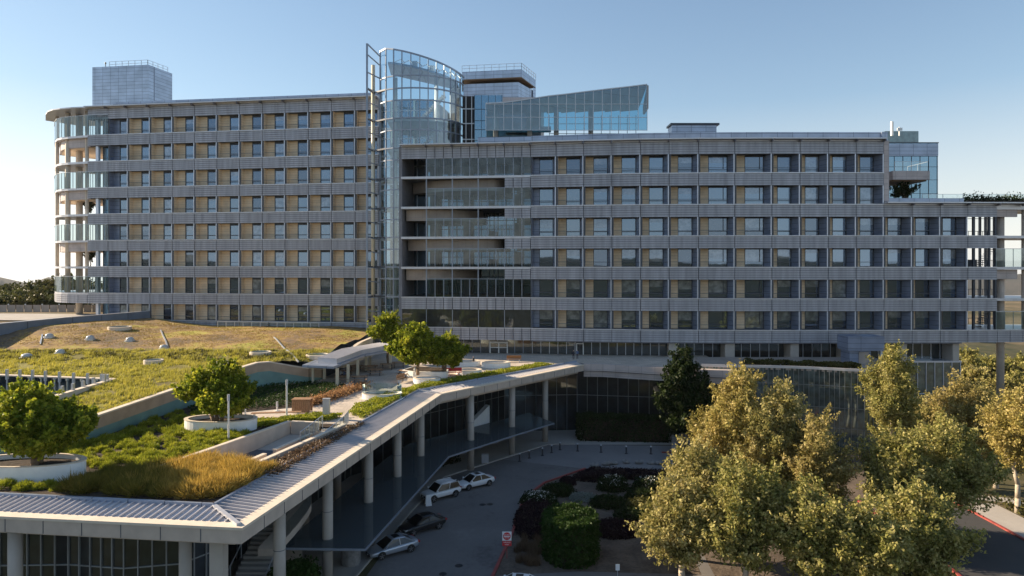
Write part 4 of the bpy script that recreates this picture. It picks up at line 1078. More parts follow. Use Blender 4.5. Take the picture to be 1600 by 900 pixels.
for k, nm, mt in ((0, 'roof_meadow_ground', 'meadow'), (1, 'roof_mound_ground', 'sedum')):
    q = MB(); q.v = m.v; q.f = split[k]; q.m = [0]*len(q.f)
    o = q.build(nm, M[mt], smooth=True); struct(o)
    b = bmesh.new(); b.from_mesh(o.data); bmesh.ops.delete(b, geom=[v for v in b.verts if not v.link_faces], context='VERTS'); b.to_mesh(o.data); b.free()
rng = np.random.default_rng(11)
def onroof(p): return np.array([zr(x, y) for x, y in p])
front_m = [p for p in wall_line[1:]]+[(-21.7, 84.5), (-69, 84.5), (-75, 44)]
def clumpgrass(poly, nclump, per, h, spread, w, lean=.6, zf=None, hole_=None, wind=(.15, 0)):
    c = scatter(poly, nclump, rng)
    c = c[np.sin(c[:, 0]*.55+1.3*np.sin(c[:, 1]*.33))*np.sin(c[:, 1]*.47+c[:, 0]*.21) > -.82]
    if hole_ is not None: c = c[~inpoly(c[:, 0], c[:, 1], hole_)]
    hs = h*rng.uniform(.4, 1.2, len(c))*(1+.35*np.sin(c[:, 0]*.8)*np.sin(c[:, 1]*.6))
    p = np.repeat(c, per, 0)+rng.normal(0, spread, (len(c)*per, 2)); hh = np.repeat(hs, per)
    z = np.array([zf(x, y) for x, y in c]) if zf else np.full(len(c), 9.55)
    base = np.column_stack([p, np.repeat(z, per)-.04])
    return blades(base, hh, rng, lean, w, wind)
hb = [(-38.4, 67.1), (-64, 71.8), (-64, 51.8), (-38.4, 51.8)]
shr = lambda pl, d: [(x+d*(-1 if x > -40 else 1)*0, y) for x, y in pl]
mw_in = [(x-.35, y+.15) for x, y in wall_line[1:]]+[(-22.8, 84), (-69, 84), (-74, 48)]
stuff(npmesh('meadow_grass', clumpgrass(mw_in, 8600, 16, .40, .17, .04, zf=zr, hole_=hb), None, M['meadowgrass'], None, 3), 'yellow-green long grass covering the flat part of the green roof', 'grass')
band_ = [(-69, 78), (-60, 77), (-45, 77), (-30, 76), (-24, 79), (-24, 83.5), (-69, 83.5)]
stuff(npmesh('tussock_grass', clumpgrass(band_, 300, 50, .42, .2, .04, .7, zr), None, M['scrub'], None, 3), 'dark tussocks and dry plants at the foot of the sedum mound', 'grass')
mound = [(-66, 87), (-22.6, 85), (-21.8, 106), (-62, 112), (-64, 107)]
stuff(npmesh('sedum_growth', clumpgrass(mound, 9000, 6, .13, .22, .05, .9, zr), None, leafmat('sedum_growth', [(.26, .13, .07), (.38, .26, .08), (.38, .36, .07)], .2, .12), None, 3), 'low red-brown and yellow sedum carpeting the roof mound', 'sedum')
# courtyard well with steel posts
cw = thing('courtyard_parapet', 'pale concrete parapet round a dark sunken courtyard in the green roof', 'parapet', (-38.8, 56, 9))
m = MB()
for a, b in zip(hole, hole[1:]+hole[:1]): wallseg(m, a, b, 8.5, 11.75, .45, True)
m.build('parapet', [M['conclight'], M['conclight']], cw)
m = MB(); m.poly([(*p, 9.0) for p in hole])
for a, b in zip(hole, hole[1:]+hole[:1]):
    n = Vector((-(b[1]-a[1]), b[0]-a[0])).normalized(); c = Vector((-50, 60)); 
    if n.dot(c-Vector(a)) < 0: n = -n
    a_, b_ = Vector(a)+n*.25, Vector(b)+n*.25; m.quad([(*a_, 9), (*b_, 9), (*b_, 11.7), (*a_, 11.7)])
m.build('courtyard_lining', M['darkglass'], cw)
k = 0
for px, pt, pbm, y in ((11, 577, 622, 63.2), (31, 577.5, 625, 63), (51, 578, 622, 62.8), (71, 579.5, 615, 62.5), (93, 581, 618, 62.3), (115, 582.5, 612, 62), (137, 583, 605, 61.7), (159, 584.5, 601, 61.2), (163, 585, 601, 60.6), (168, 585, 601, 61.5), (146, 590, 604, 59.6), (130, 595, 609.5, 58), (114, 599, 614, 56.4), (97, 603, 618, 55), (22, 625, 640, 53.5)):
    y *= 1.072; a, b = at(px, pt, y), at(px, pbm, y); m = MB()
    ri = k > 6; m.bar((a.x, a.y, a.z-1.0 if not ri else b.z-.1), a, .2 if ri else .17, .26, up=(0, 1, 0))
    if not ri: m.bar((a.x, a.y, 9.2), (a.x, a.y, a.z-1.0), .09, .12, up=(0, 1, 0))
    ordn = ['first', 'second', 'third', 'fourth', 'fifth', 'sixth', 'seventh', 'eighth']
    lab = f'tall slim grey steel fin, {ordn[k]} from the left along the far courtyard parapet' if k < 7 else f'short grey steel fin, {ordn[min(7, k-7)]} counting from the far corner along the right courtyard parapet'
    tag(m.build('steel_post', M['steel']), lab, 'post', 'steel fins round the sunken courtyard'); k += 1
# skylights on the green roof
def roofhit(px, py):
    "first point of the roof surface along a line of sight"
    y = 45.
    while y < 113 and EYE-(py-412)/F*y > zr((px-800)/F*y, y)+.05: y += .1
    return (px-800)/F*y, y
def skylight(px, py, r, dome, label, zoff=.1):
    x, y = roofhit(px, py)
    t = thing('skylight', label, 'skylight', (x, y, zr(x, y)), 'skylights in the green roof')
    m = MB()
    if dome: 
        m.lathe(0, 0, [(r*1.25, -.1), (r*1.25, .12), (r*1.05, .14)], 20); m.build('kerb_ring', M['steel'], t, local=True)
        m = MB(); m.lathe(0, 0, [(r*1.0, .1), (r*.97, .3), (r*.8, .44), (r*.45, .54), (.02, .57)], 20); m.build('dome', M['skylight'], t, True, local=True)
    else:
        m.lathe(0, 0, [(r, -.1), (r*1.02, .38), (r*.9, .4), (r*.88, .3)], 28); m.build('kerb_ring', M['conclight'], t, local=True)
        m = MB(); m.cyl(0, 0, r*.87, .28, .34, 28); m.build('lens', M['tealglass'], t, local=True)
for i, (px, py) in enumerate(((77, 527), (141, 530), (203, 532.5), (256, 545))):
    skylight(px, py, .5, True, f'white domed skylight, {ordn[i]} from the left across the sedum mound')
skylight(42, 559, .6, True, 'white domed skylight at the far left edge of the long grass'); skylight(94, 552, .5, True, 'small white dome at the foot of the sedum mound near the tussocks')
for px, py, r, l in ((240, 567, 1.0, 'low round skylight ring half sunk in the long grass'), (352, 570, 1.1, 'low round skylight ring beside the curving meadow wall'), (407, 554, 1.2, 'flat round glass skylight on the right of the sedum mound'), (496, 558, 1.3, 'round white skylight just behind the metal shade roof'), (187, 514, 1.5, 'wide pale skylight ring at the top of the mound by the building')): skylight(px, py, r, False, l)
for i, (a, b) in enumerate((((428, 527), (466, 566)), ((251, 516), (262, 543)), ((66, 523), (63, 538)))):
    ws = []
    for px, py in (a, b):
        ws.append(roofhit(px, py))
    m = MB(); n = 10
    for j in range(n):
        p, q = Vector(ws[0]).lerp(Vector(ws[1]), j/n), Vector(ws[0]).lerp(Vector(ws[1]), (j+1)/n)
        m.bar((*p, zr(*p)+.08), (*q, zr(*q)+.08), .16, .1)
    tag(m.build('maintenance_rail', M['steel']), ['thin grey track running down the right of the sedum mound', 'thin grey track ending at a domed skylight mid mound', 'short grey track beside the leftmost mound skylight'][i], 'track')
# wall, path and balustrade at the back of the roof
m = MB(); bw = [(-74, 60), (-70.6, 76), (-68.4, 90), (-66.2, 101), (-63.6, 108.4), (-61.2, 115)]
for a, b in zip(bw, bw[1:]): wallseg(m, a, b, 11, 15.0, .5, True)
M['slatewall'] = tiles('slate_blue_wall', (.20, .24, .30), (.10, .12, .15), 1.6, 3, .6, .1, .05, .02)
tag(m.build('parapet_wall', [M['slatewall'], M['sill']]), 'slate blue curved parapet wall at the left end of the sedum mound', 'wall')
t = thing('roof_balustrade', 'glass balustrade on a pale ledge along the foot of the left wing', 'balustrade', (-36, 108, 12))
pl = [at(340, 520, 108.6), at(420, 522, 107.2), at(498, 524, 106)]; g = MB(); f = MB(); s = MB()
for a, b in zip(pl, pl[1:]):
    s.hexa([(a.x, a.y, 11.4), (b.x, b.y, 11.4), (b.x, b.y+1, 11.4), (a.x, a.y+1, 11.4)], [(a.x, a.y, 12.25), (b.x, b.y, 12.25), (b.x, b.y+1, 12.25), (a.x, a.y+1, 12.25)])
    g.quad([(a.x, a.y+.1, 12.3), (b.x, b.y+.1, 12.3), (b.x, b.y+.1, 13.75), (a.x, a.y+.1, 13.75)])
    for i in range(7): q = a.lerp(b, i/6); f.bar((q.x, q.y+.03, 12.26), (q.x, q.y+.03, 13.8), .1, .08)
    f.bar((a.x, a.y+.05, 13.8), (b.x, b.y+.05, 13.8), .08, .08)
s.build('ledge', M['conclight'], t); g.build('glass_panel', M['railglass'], t); f.build('frame', M['steel'], t)
m = MB(); c = curve([at(577, 527, 96).xy, at(560, 533, 92).xy, at(547, 541, 88).xy, at(530, 549, 85).xy], 6)
for i, (a, b) in enumerate(zip(c, c[1:])):
    z0, z1 = 12.65-.035*i, 12.65-.035*(i+1); m.hexa([(a[0], a[1], 10), (b[0], b[1], 10), (b[0]+.5, b[1], 10), (a[0]+.5, a[1], 10)], [(a[0], a[1], z0), (b[0], b[1], z1), (b[0]+.5, b[1], z1), (a[0]+.5, a[1], z0)])
tag(m.build('curved_kerb', M['conclight']), 'pale curved kerb sweeping down from the mound behind the shade roof', 'kerb')
# ------------------------------------------------------------------ shade roof and terrace furniture
sr = thing('shade_structure', 'bent two-tier zinc shade roof on slim posts over the picnic tables', 'pavilion', (-18, 80, 9.5))
E = [at(521, 575, 74), at(569, 555, 83.5), at(619, 546, 89.5)]; G = [at(472, 573, 75.2), at(520, 553, 85), at(585, 545, 92)]
def strip(m, a, b, z0, z1, mi=0):
    for i in range(len(a)-1):
        q = [a[i], a[i+1], b[i+1], b[i]]; m.hexa([(p.x, p.y, z0) for p in q], [(p.x, p.y, z1) for p in q], mi)
m = MB(); strip(m, E, G, 11.6, 11.85); m.build('lower_roof', M['cop'], sr)
E2 = [e.lerp(g, .07) for e, g in zip(E, G)]; G2 = [e.lerp(g, .72) for e, g in zip(E, G)]
E2[0] += Vector((.2, 1.6, 0)); G2[0] += Vector((.3, 1.6, 0))
m = MB(); strip(m, E2, G2, 11.86, 12.45); m.build('upper_roof', M['roofmetal'], sr)
m = MB()
for i in range(2):
    for j in range(24):
        a = E2[i].lerp(E2[i+1], j/24); b = G2[i].lerp(G2[i+1], j/24); m.bar((a.x, a.y, 12.48), (b.x, b.y, 12.48), .05, .06)
m.build('roof_seams', M['rib'], sr)
for px, yb, y in ((527, 607, 74.6), (544, 600, 77.5), (559, 589, 81.5), (572, 577, 86), (610, 575, 88.6), (489, 600, 76.4), (507, 594, 80), (578, 572, 90)):
    p = at(px, 0, y); m = MB(); m.bar((p.x, p.y, 9.45), (p.x, p.y, 11.59), .3 if px != 489 else .22, .3); m.build('post', M['screw'], sr)
def picnic_table(label, loc, rz):
    t = thing('picnic_table', label, 'picnic table', loc, 'picnic tables on the terrace', rz); t.scale = (.95,)*3
    m = MB()
    for i in range(4): m.box(-.95, .95, -.38+.195*i, -.38+.195*i+.18, .70, .75)
    m.build('tabletop', M['wood'], t, local=True)
    for s in (-1, 1):
        m = MB(); m.box(-.95, .95, s*.72-.13, s*.72+.13, .42, .46); m.build('bench', M['wood'], t, local=True)
        m = MB(); m.bar((s*.6, -.78, 0), (s*.6, -.2, .69), .07, .07); m.bar((s*.6, .78, 0), (s*.6, .2, .69), .07, .07); m.bar((s*.6, -.72, .38), (s*.6, .72, .38), .06, .06); m.build('trestle', M['blacksteel'], t, local=True)
    return t
tabs = [(562, 597, .2, 'brown picnic table with two benches nearest the orange hedge'), (535, 597, .3, 'brown picnic table under the front corner of the shade roof'), (540, 588, .1, 'picnic table with seated visitors behind the front shade posts'), (586, 586, .15, 'picnic table in the sunny middle of the terrace'), (579, 580, .25, 'picnic table just right of the middle shade post'), (556, 580, .2, 'picnic table deep in the shade roof shadow'), (605, 577, .1, 'picnic table beside the last shade post in the sun'), (623, 574, .2, 'picnic table close to the leafy terrace trees'), (633, 588, -.5, 'picnic table below the white planter wall near a glass globe')]
t0 = None
for px, py, rz, lab in tabs:
    p = gz(px, py, 9.5)
    t0 = picnic_table(lab, p, rz) if t0 is None else None or dup(tproto, p, rz, lab)
    if px == 562: tproto = t0
# planters
def planter(label, c, rx, ry, z, h, mat='white', n=40, grp=None, soil=True):
    t = thing('round_planter', label, 'planter', (c[0], c[1], z), grp)
    m = MB(); m.lathe(0, 0, [(1, -.1), (1, h), (1-.25/rx, h), (1-.25/rx, h-.3)], n, rx, ry); m.build('wall', M[mat], t, local=True)
    m = MB(); m.lathe(0, 0, [(1.015, h), (1.015, h+.06), (1-.3/rx, h+.06), (1-.3/rx, h)], n, rx, ry); m.build('rim', M['conclight'], t, local=True)
    if soil: m = MB(); m.cyl(0, 0, 1, h-.28, h-.25, n, 0, rx*.93, ry*.93); m.build('soil', M['soil'], t, local=True)
    return t
planter('large oval white planter at the left edge holding a broad green tree', (-30.7, 43.2), 3.65, 1.55, 9.55, 1.0)
planter('oval white planter with sandy rim holding a rounded green tree', (-23.7, 55.6), 2.9, 1.5, 9.55, .85)
planter('low white ring planter in the lawn strip, nearest the zinc eave', gz(667, 598, 9.5).xy, 1.55, 1.1, 9.5, .55, 'white')
planter('low round ring planter by the red bench on the terrace', gz(733, 584, 9.5).xy, 1.55, 1.2, 9.5, .5, 'white')
planter('white oval planter near the terrace entrance door', gz(775, 573, 9.5).xy, 1.9, 1.2, 9.5, .6, 'white')
planter('shallow white planter behind the terrace trees by the glazing', gz(727, 571, 9.5).xy, 2.0, 1.2, 9.5, .6, 'white')
# white planter of the terrace trees
A, B = gz(628, 588, 9.5), gz(698, 590, 9.5)
t = thing('long_planter', 'long white planter wall under the group of terrace trees', 'planter', A)
m = MB(); m.prism([(A.x, A.y), (A.x+1.5, A.y-1.2), (B.x, B.y-.6), (B.x+.1, B.y+2.6), (A.x+1, A.y+3.2)], 9.45, 10.25); m.build('wall', M['white'], t)
m = MB(); m.prism([(A.x+.3, A.y+.1), (A.x+1.6, A.y-.9), (B.x-.2, B.y-.3), (B.x-.2, B.y+2.4), (A.x+1.1, A.y+2.9)], 10.251, 10.29); m.build('soil', M['soil'], t)
# oval stair light well
p = gz(597, 622, 9.5); t = planter('oval white light-well drum with glass guard beside the zinc eave', p.xy, 2.0, 1.1, 9.5, .5, 'white', soil=False)
m = MB(); m.lathe(0, 0, [(.98, .5), (.98, 1.35)], 32, 2.0, 1.1); m.build('glass_guard', M['clear'], t, local=True)
m = MB(); m.cyl(0, 0, 1, .3, .36, 32, 0, 1.8, .95); m.build('lens', M['tealglass'], t, local=True)
# small terrace furniture
def bench(label, p, rz, L, mat, back=False):
    t = thing('bench', label, 'bench', p, None, rz); m = MB()
    for i in range(3): m.box(-L/2, L/2, -.25+.17*i, -.25+.17*i+.15, .40, .45)
    m.build('seat', M[mat], t, local=True)
    for s in (-1, 1): m = MB(); m.box(s*(L/2-.25)-.05, s*(L/2-.25)+.05, -.22, .22, 0, .395); m.build('leg', M['steel'], t, local=True)
    if back: m = MB(); m.box(-L/2, L/2, .24, .29, .5, .9); m.build('backrest', M[mat], t, local=True)
bench('long slim timber bench on the shaded path left of the steps', gz(432, 652, 9.55), .15, 4.2, 'wood')
bench('red bench between the long planter and a ring planter', gz(706, 587, 9.5), .1, 2.4, 'red', True)
bench('wooden bench seen end-on below the picnic terrace', gz(629, 597, 9.5), 1.2, 1.8, 'wood', True)
bench('orange bench against the terrace glazing right of the door', gz(803, 566, 9.5), 0, 2.0, 'orangehedge', True)
p = gz(470, 645, 9.55); t = thing('trash_enclosure', 'boxy brown slatted screen beside the steel bollard at the steps', 'screen', p)
for s, dx, dy in ((0, 0, 0), (1, 0, .9)):
    m = MB()
    for i in range(9): m.box(-.8+i*.18, -.8+i*.18+.15, dy-.04, dy+.04, 0, 1.15)
    m.build('slatted_side', M['wood'], t, local=True)
m = MB(); m.box(-.85, .85, -.06, .96, 1.151, 1.21); m.build('top', M['wood'], t, local=True)
p = gz(510, 654, 9.5); m = MB(); m.box(p.x-.28, p.x+.28, p.y-.2, p.y+.2, 9.45, 11.2); m.box(p.x-.31, p.x+.31, p.y-.23, p.y+.23, 11.2, 11.26)
tag(m.build('sign_pylon', M['steel']), 'narrow grey metal pylon standing at the top of the steps', 'pylon')
def lamp(px, pyt, pyb, z, label):
    p = gz(px, pyb, z); h = (pyb-pyt)/F*p.y; t = thing('lamp_post', label, 'lamp post', p, 'slim white lamp posts')
    m = MB(); m.tube((0, 0, 0), (0, 0, h), .075, .07, 10); m.build('pole', M['whitemetal'], t, local=True)
    m = MB(); m.cyl(0, 0, .22, 0, .05, 12); m.build('base_plate', M['whitemetal'], t, local=True)
    m = MB(); m.cyl(0, 0, .10, h-.45, h+.03, 10); m.build('lamp_head', M['lamp'], t, local=True)
lamp(357, 617, 688, 9.55, 'slim white lamp post in front of the rounded planter tree'); lamp(448, 594, 656, 9.55, 'slim white lamp post beside the shaded lawn')
lamp(433, 628, 642, 9.5, 'short white bollard light on the grey path by the lawn'); lamp(383, 640, 652, 9.5, 'short white bollard light just right of the oval planter')
p = gz(653, 588, 9.5); m = MB(); m.cyl(p.x, p.y-1.5, .05, 9.5, 10.2, 8); m.lathe(p.x, p.y-1.5, [(.02, 10.2), (.26, 10.38), (.32, 10.55), (.26, 10.75), (.02, 10.88)], 14); tag(m.build('globe_light', M['skylight'], smooth=True), 'small white globe light in front of the long planter', 'globe light')

# ------------------------------------------------------------------ planting on the deck
rng = np.random.default_rng(21)
trn = tr_
deckL = [(-44, 41.3), (-34.8, 41.0), (-34.2, 44.9), (-31, 45.2), (-26.6, 44), (-26.8, 41.6), (-29, 41.2)]
tuft1 = [(-44, 42.0), (-27, 40.4), (-24.5, 40.9), (-26.7, 42.5), (-28, 41.4), (-34, 41.4), (-36, 44), (-44, 44)]
tuft2 = [(-27, 44.2), (-24.5, 43.8), (-22.8, 44.6), (-22.5, 45.6), (-20.3, 52.2), (-20.5, 54), (-26.7, 54.2), (-25.5, 58), (-28.2, 61.6), (-30.3, 61.6), (-30.9, 57), (-31.6, 51.8), (-33, 49.6), (-29.6, 46.5)]
def tufts(poly, n, hmin, hmax, per, holes=()):
    c = scatter(poly, n, rng); out = []
    hs = rng.uniform(hmin, hmax, len(c))
    base = []; H = []
    for (x, y), h in zip(c, hs):
        a = rng.uniform(0, 6.283, per); r = h*.55*np.sqrt(rng.uniform(0, 1, per))
        base.append(np.column_stack([x+r*np.cos(a), y+r*np.sin(a), np.full(per, 9.53)])); H.append(np.full(per, h)*(1.15-.5*(r/(h*.55))))
    return blades(np.concatenate(base), np.concatenate(H), rng, .75, .028, (.05, 0))
stuff(npmesh('tufted_groundcover', np.concatenate([domes(*scatter(q, int(n*1.15), rng).T, 9.53, rng.uniform(.26, .52, int(n*1.15)), 330, rng) for q, n in ((tuft1, 75), (tuft2, 240))]), None, M['tuft'], None, 3), 'bright green rounded grass tufts filling the deck beds round the planters', 'ground cover')
org = [(-26.5, 40.3), (-17.0, 39.2), (-16.1, 42.5), (-15.4, 44.4), (-17.6, 44.6), (-19.5, 46.2), (-21.9, 45.4), (-23.2, 44.4), (-25.6, 42.8)]
c = scatter(org, 330, rng); lf = c[:, 0]+.5*(c[:, 1]-42)+rng.normal(0, 1.0, len(c)) < -21.8
for nm, k, mt, lb in (('olive_grass', lf, 'olivegrass', 'olive and dark green shaggy grass between the large planter and the orange grass'), ('orange_grass', ~lf, 'orange', 'tall orange and rust ornamental grass by the corner of the zinc eave')):
    q = c[k]; stuff(npmesh(nm, np.concatenate([domes(q[:, 0], q[:, 1], 9.53, rng.uniform(.32, .62, len(q)), 330, rng, .85, .62), clumpgrass(org, 60, 40, .9, .2, .03)[:0]]), None, M[mt], None, 3), lb, 'grass')
if False: stuff(npmesh('orange_grass', tufts(org, 420, .45, .95, 150), None, M['orange'], None, 3), 'tall orange and rust ornamental grass by the corner of the zinc eave', 'grass')
dry = [tuple(Vector(PR2)+Vector((.5, 0))), tuple(QR+Vector((.5, 0))), (-12.3, 57.5), (-14.9, 43.5)]
c = scatter(dry, 1500, rng); stuff(npmesh('dry_planting', leaves(np.column_stack([np.repeat(c, 5, 0)+rng.normal(0, .1, (7500, 2)), 9.55+np.abs(rng.normal(.1, .12, 7500))]), .09, rng), None, M['dryplant'], None, 4), 'withered brown planting strip between ramp wall and zinc eave', 'planting')
def lowplants(name, polys, n, zc, zs, size, mat, label, cat='planting', z=9.5):
    c = np.concatenate([scatter(p, k, rng) for p, k in zip(polys, n)]); nn = len(c)
    bump = .5+.5*np.sin(c[:, 0]*2.1)*np.sin(c[:, 1]*1.7)
    zz = z+rng.uniform(.02, 1, nn)**.6*(zc+zs*bump)
    return stuff(npmesh(name, leaves(np.column_stack([c, zz]), size, rng, .3), None, M[mat], None, 4), label, cat)
lawnp = [(-30, 63), (-28.6, 61.2), (-19.8, 64.8), (-17.5, 72.6), (-18.6, 76), (-23, 77.3), (-27, 75), (-28.8, 70)]
lowplants('shaded_lawn', [lawnp], [9000], .28, .15, .10, 'hedge', 'dark green ground cover in the shade below the meadow wall', 'ground cover')
yel = [(-21.2, 55.3), (-18.4, 57.9), (-15.6, 58.6), (-14.8, 60.2), (-17, 60.3), (-21.6, 57.9)]
lowplants('yellow_groundcover', [yel], [5200], .35, .15, .10, 'tuft', 'yellow-green low hedge strips at the head of the ramp', 'ground cover')
edgeb = [(-12.9, 59.2), (-10.7, 69.6), (-9.9, 72.6), (-7.0, 76), (1.8, 86), (5.6, 90.4), (3.4, 90.8), (-6, 80.5), (-10, 75.5), (-12.8, 69.5), (-14.7, 64), (-14.6, 61)]
lowplants('terrace_edge_planting', [edgeb], [15000], .30, .25, .10, 'tuft', 'green low planting following the inside of the zinc eave', 'planting')
oh = thing('orange_hedge', 'low orange clipped hedge curving along the sunlit terrace', 'hedge', gz(525, 622, 9.5))
pth = [gz(px, py, 9.5) for px, py in ((484, 634), (500, 628), (525, 621), (548, 612), (569, 605))]; cc = []
for a, b in zip(pth, pth[1:]):
    for _ in range(1300):
        q = a.lerp(b, rng.uniform()); cc.append((q.x+rng.normal(0, .45), q.y+rng.normal(0, .45), 9.52+abs(rng.normal(.28, .2))))
npmesh('foliage', leaves(np.array(cc), .10, rng), None, M['orangehedge'], oh)
m = MB()
for a, b in zip(pth, pth[1:]): m.bar((a.x, a.y, 9.62), (b.x, b.y, 9.62), .5, .3)
m.build('stems', M['soil'], oh)
ivy = [(hx+.2, hy+1.0) for hx, hy in hall[2:8]]+[(44, 86.5), (31, 90)]
lowplants('hall_roof_planting', [ivy], [5500], .6, .4, .14, 'scrub', 'dull green planting spilling along the roof of the curved glass hall', 'planting', 9.7)

# ------------------------------------------------------------------ drive level: hedges, shrubs, stones
def leafbox(name, label, cat, poly, z0, z1, n, size, mat, rough=.12, core='soil', round_=0.):
    xs = [p[0] for p in poly]; ys = [p[1] for p in poly]; cen = Vector((sum(xs)/len(xs), sum(ys)/len(ys)))
    t = thing(name, label, cat, (cen.x, cen.y, z0))
    c = scatter(poly, n, rng); u = rng.uniform(0, 1, n)
    dmid = np.hypot((c[:, 0]-cen.x)/(max(xs)-min(xs))*2, (c[:, 1]-cen.y)/(max(ys)-min(ys))*2)
    top = z1-(z1-z0)*round_*np.clip(dmid, 0, 1)**2.5+.12*np.sin(c[:, 0]*2.3)*np.sin(c[:, 1]*2.9)*(z1-z0)*.4
    side = rng.uniform(0, 1, n) < .55
    k = .93+.07*rng.uniform(0, 1, n)
    # side leaves hug the outline, the rest the top
    pe = []
    L = [(Vector(b)-Vector(a)).length for a, b in zip(poly, poly[1:]+poly[:1])]; T = np.cumsum(L)/sum(L)
    for r in rng.uniform(0, 1, n):
        i = int(np.searchsorted(T, r)); a, b = Vector(poly[i]), Vector(poly[(i+1) % len(poly)]); q = a.lerp(b, rng.uniform()); pe.append((q.x, q.y))
    pe = np.array(pe)+rng.normal(0, rough, (n, 2)); ctr = np.array([cen.x, cen.y])
    pe = ctr+(pe-ctr)*(1-.5*round_*u[:, None]**2)
    xy = np.where(side[:, None], pe, c)
    zz = np.where(side, z0+u*(np.maximum(top, z0+.1)-z0), top-np.abs(rng.normal(0, rough, n)))
    npmesh('foliage', leaves(np.column_stack([xy, zz]), size, rng), None, M[mat], t)
    m = MB(); m.prism([tuple(Vector(p).lerp(cen, .12+.2*round_)) for p in poly], z0-.05, z0+(z1-z0)*(.85-.35*round_)); m.build('stems', M[core], t)
    return t
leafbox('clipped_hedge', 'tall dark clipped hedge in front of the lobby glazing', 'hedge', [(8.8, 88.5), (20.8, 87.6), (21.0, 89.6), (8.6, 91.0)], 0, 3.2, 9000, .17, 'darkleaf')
def oval(x, y, rx, ry, n=14, rot=0):
    return [(x+rx*math.cos(2*math.pi*i/n)*math.cos(rot)-ry*math.sin(2*math.pi*i/n)*math.sin(rot), y+rx*math.cos(2*math.pi*i/n)*math.sin(rot)+ry*math.sin(2*math.pi*i/n)*math.cos(rot)) for i in range(n)]
leafbox('tall_hedge', 'tall block-shaped bright green hedge in the middle of the garden bed', 'hedge', oval(4.6, 53.9, 2.05, 2.5, 16), 0, 3.35, 17000, .13, 'hedge', .14, 'soil', .06)
leafbox('dark_shrub', 'near-black maroon shrub mass beside the red kerb', 'shrub', oval(2.1, 61.2, 1.75, 4.4, 16, -.12), 0, .9, 9000, .10, 'maroon', .12, 'soil', .5)
leafbox('dark_shrub', 'oval near-black shrub right of the tall green hedge', 'shrub', oval(8.9, 58.6, 2.3, 1.6), 0, .8, 6000, .10, 'maroon', .12, 'soil', .5)
leafbox('dark_shrub', 'long near-black shrub row at the far end of the garden bed', 'shrub', [(6.4, 72.4), (8.6, 75.4), (17.1, 74.1), (16.7, 71.9), (12, 72.8), (9, 71.7)], 0, .8, 8000, .10, 'maroon', .12, 'soil', .3)
leafbox('dark_shrub', 'small rounded near-black shrub at the kerb bend', 'shrub', oval(5.8, 71.2, .75, .75), 0, .8, 2200, .09, 'maroon', .1, 'soil', .5)
leafbox('green_shrub', 'low dark green shrub mound beside the kerb bend', 'shrub', oval(4.6, 68.2, 1.6, 1.0), 0, 1.0, 3500, .11, 'darkleaf', .12, 'soil', .5)
def flowering(label, x, y, rx, ry, h, n, nf):
    t = leafbox('flowering_shrub', label, 'shrub', oval(x, y, rx, ry), 0, h, n, .11, 'darkleaf', .15, 'soil', .5)
    c = scatter(oval(x, y, rx, ry), nf, rng); d = np.hypot((c[:, 0]-x)/rx, (c[:, 1]-y)/ry)
    t_f = npmesh('flowers', leaves(np.column_stack([c, h*(1.02-.5*d**2)+rng.normal(0, .08, nf)]), .07, rng), None, M['flower'], t); t_f['kind'] = 'stuff'
flowering('shrub dotted with white flowers beside the red kerb', 2.6, 65.6, 1.7, 1.5, 1.0, 4000, 260)
flowering('left of two white flowered shrubs at the far bed', 10.3, 69.6, 1.5, 1.1, 1.4, 3600, 170); flowering('white flowered shrub nearest the pebble-dashed wall', 14.2, 69.4, 1.9, 1.2, 1.3, 3800, 190)
leafbox('silver_shrub', 'low silvery grey shrub in the garden bed', 'shrub', oval(6.9, 66.6, 1.25, .8), 0, .6, 2600, .10, 'silver' if 'silver' in M else 'scrub', .1, 'soil', .5)
for i, (x, y, r, h, lab) in enumerate(((9.2, 65, 1.7, .9, 'broad low green shrub behind the tall hedge'), (12.3, 64.3, 1.6, .9, 'mid green shrub in the centre right of the bed'), (10.8, 62, 1.5, .8, 'low green shrub just behind the oval dark shrub'), (13.4, 61.3, 1.4, .8, 'low green shrub at the near end of the garden wall'), (12.6, 67, 1.4, .9, 'green shrub in front of the white flowered shrub'))):
    leafbox('green_shrub', lab, 'shrub', oval(x, y, r, r*.75), 0, h, 2600, .12, 'scrub' if i % 2 else 'darkleaf', .14, 'soil', .6)
gr = [(0, 52.3), (2.2, 52), (2.4, 57), (.9, 57.5)]
c = scatter(gr, 26, rng); b = []; H = []
for x, y in c:
    a = rng.uniform(0, 6.283, 110); r = .28*np.sqrt(rng.uniform(0, 1, 110)); b.append(np.column_stack([x+r*np.cos(a), y+r*np.sin(a), np.zeros(110)])); H.append(np.full(110, rng.uniform(.5, .8)))
stuff(npmesh('straw_grass', blades(np.concatenate(b), np.concatenate(H), rng, .7, .02), None, M['dryplant'], None, 3), 'straw coloured grass clumps behind the traffic sign', 'grass')
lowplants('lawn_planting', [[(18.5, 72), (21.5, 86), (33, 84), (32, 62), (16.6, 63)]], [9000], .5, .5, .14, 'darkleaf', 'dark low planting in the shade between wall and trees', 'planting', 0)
lowplants('verge_planting', [[(46.3, 66), (54, 64), (54, 48), (46.3, 48)], [(24, 46), (32, 46), (33, 60), (25, 62)]], [5000, 5000], .45, .4, .16, 'scrub', 'rough green verge planting along the road', 'planting', 0)
lw_ = leafbox('lobby_shrub', 'dark green shrub bank under the deck by the white kiosk', 'shrub', [(-12.5, 73), (-9.3, 75.5), (-6.2, 79.2), (-8, 81), (-13, 76)], 0, 2.6, 5000, .16, 'darkleaf', .15, 'soil', .3)
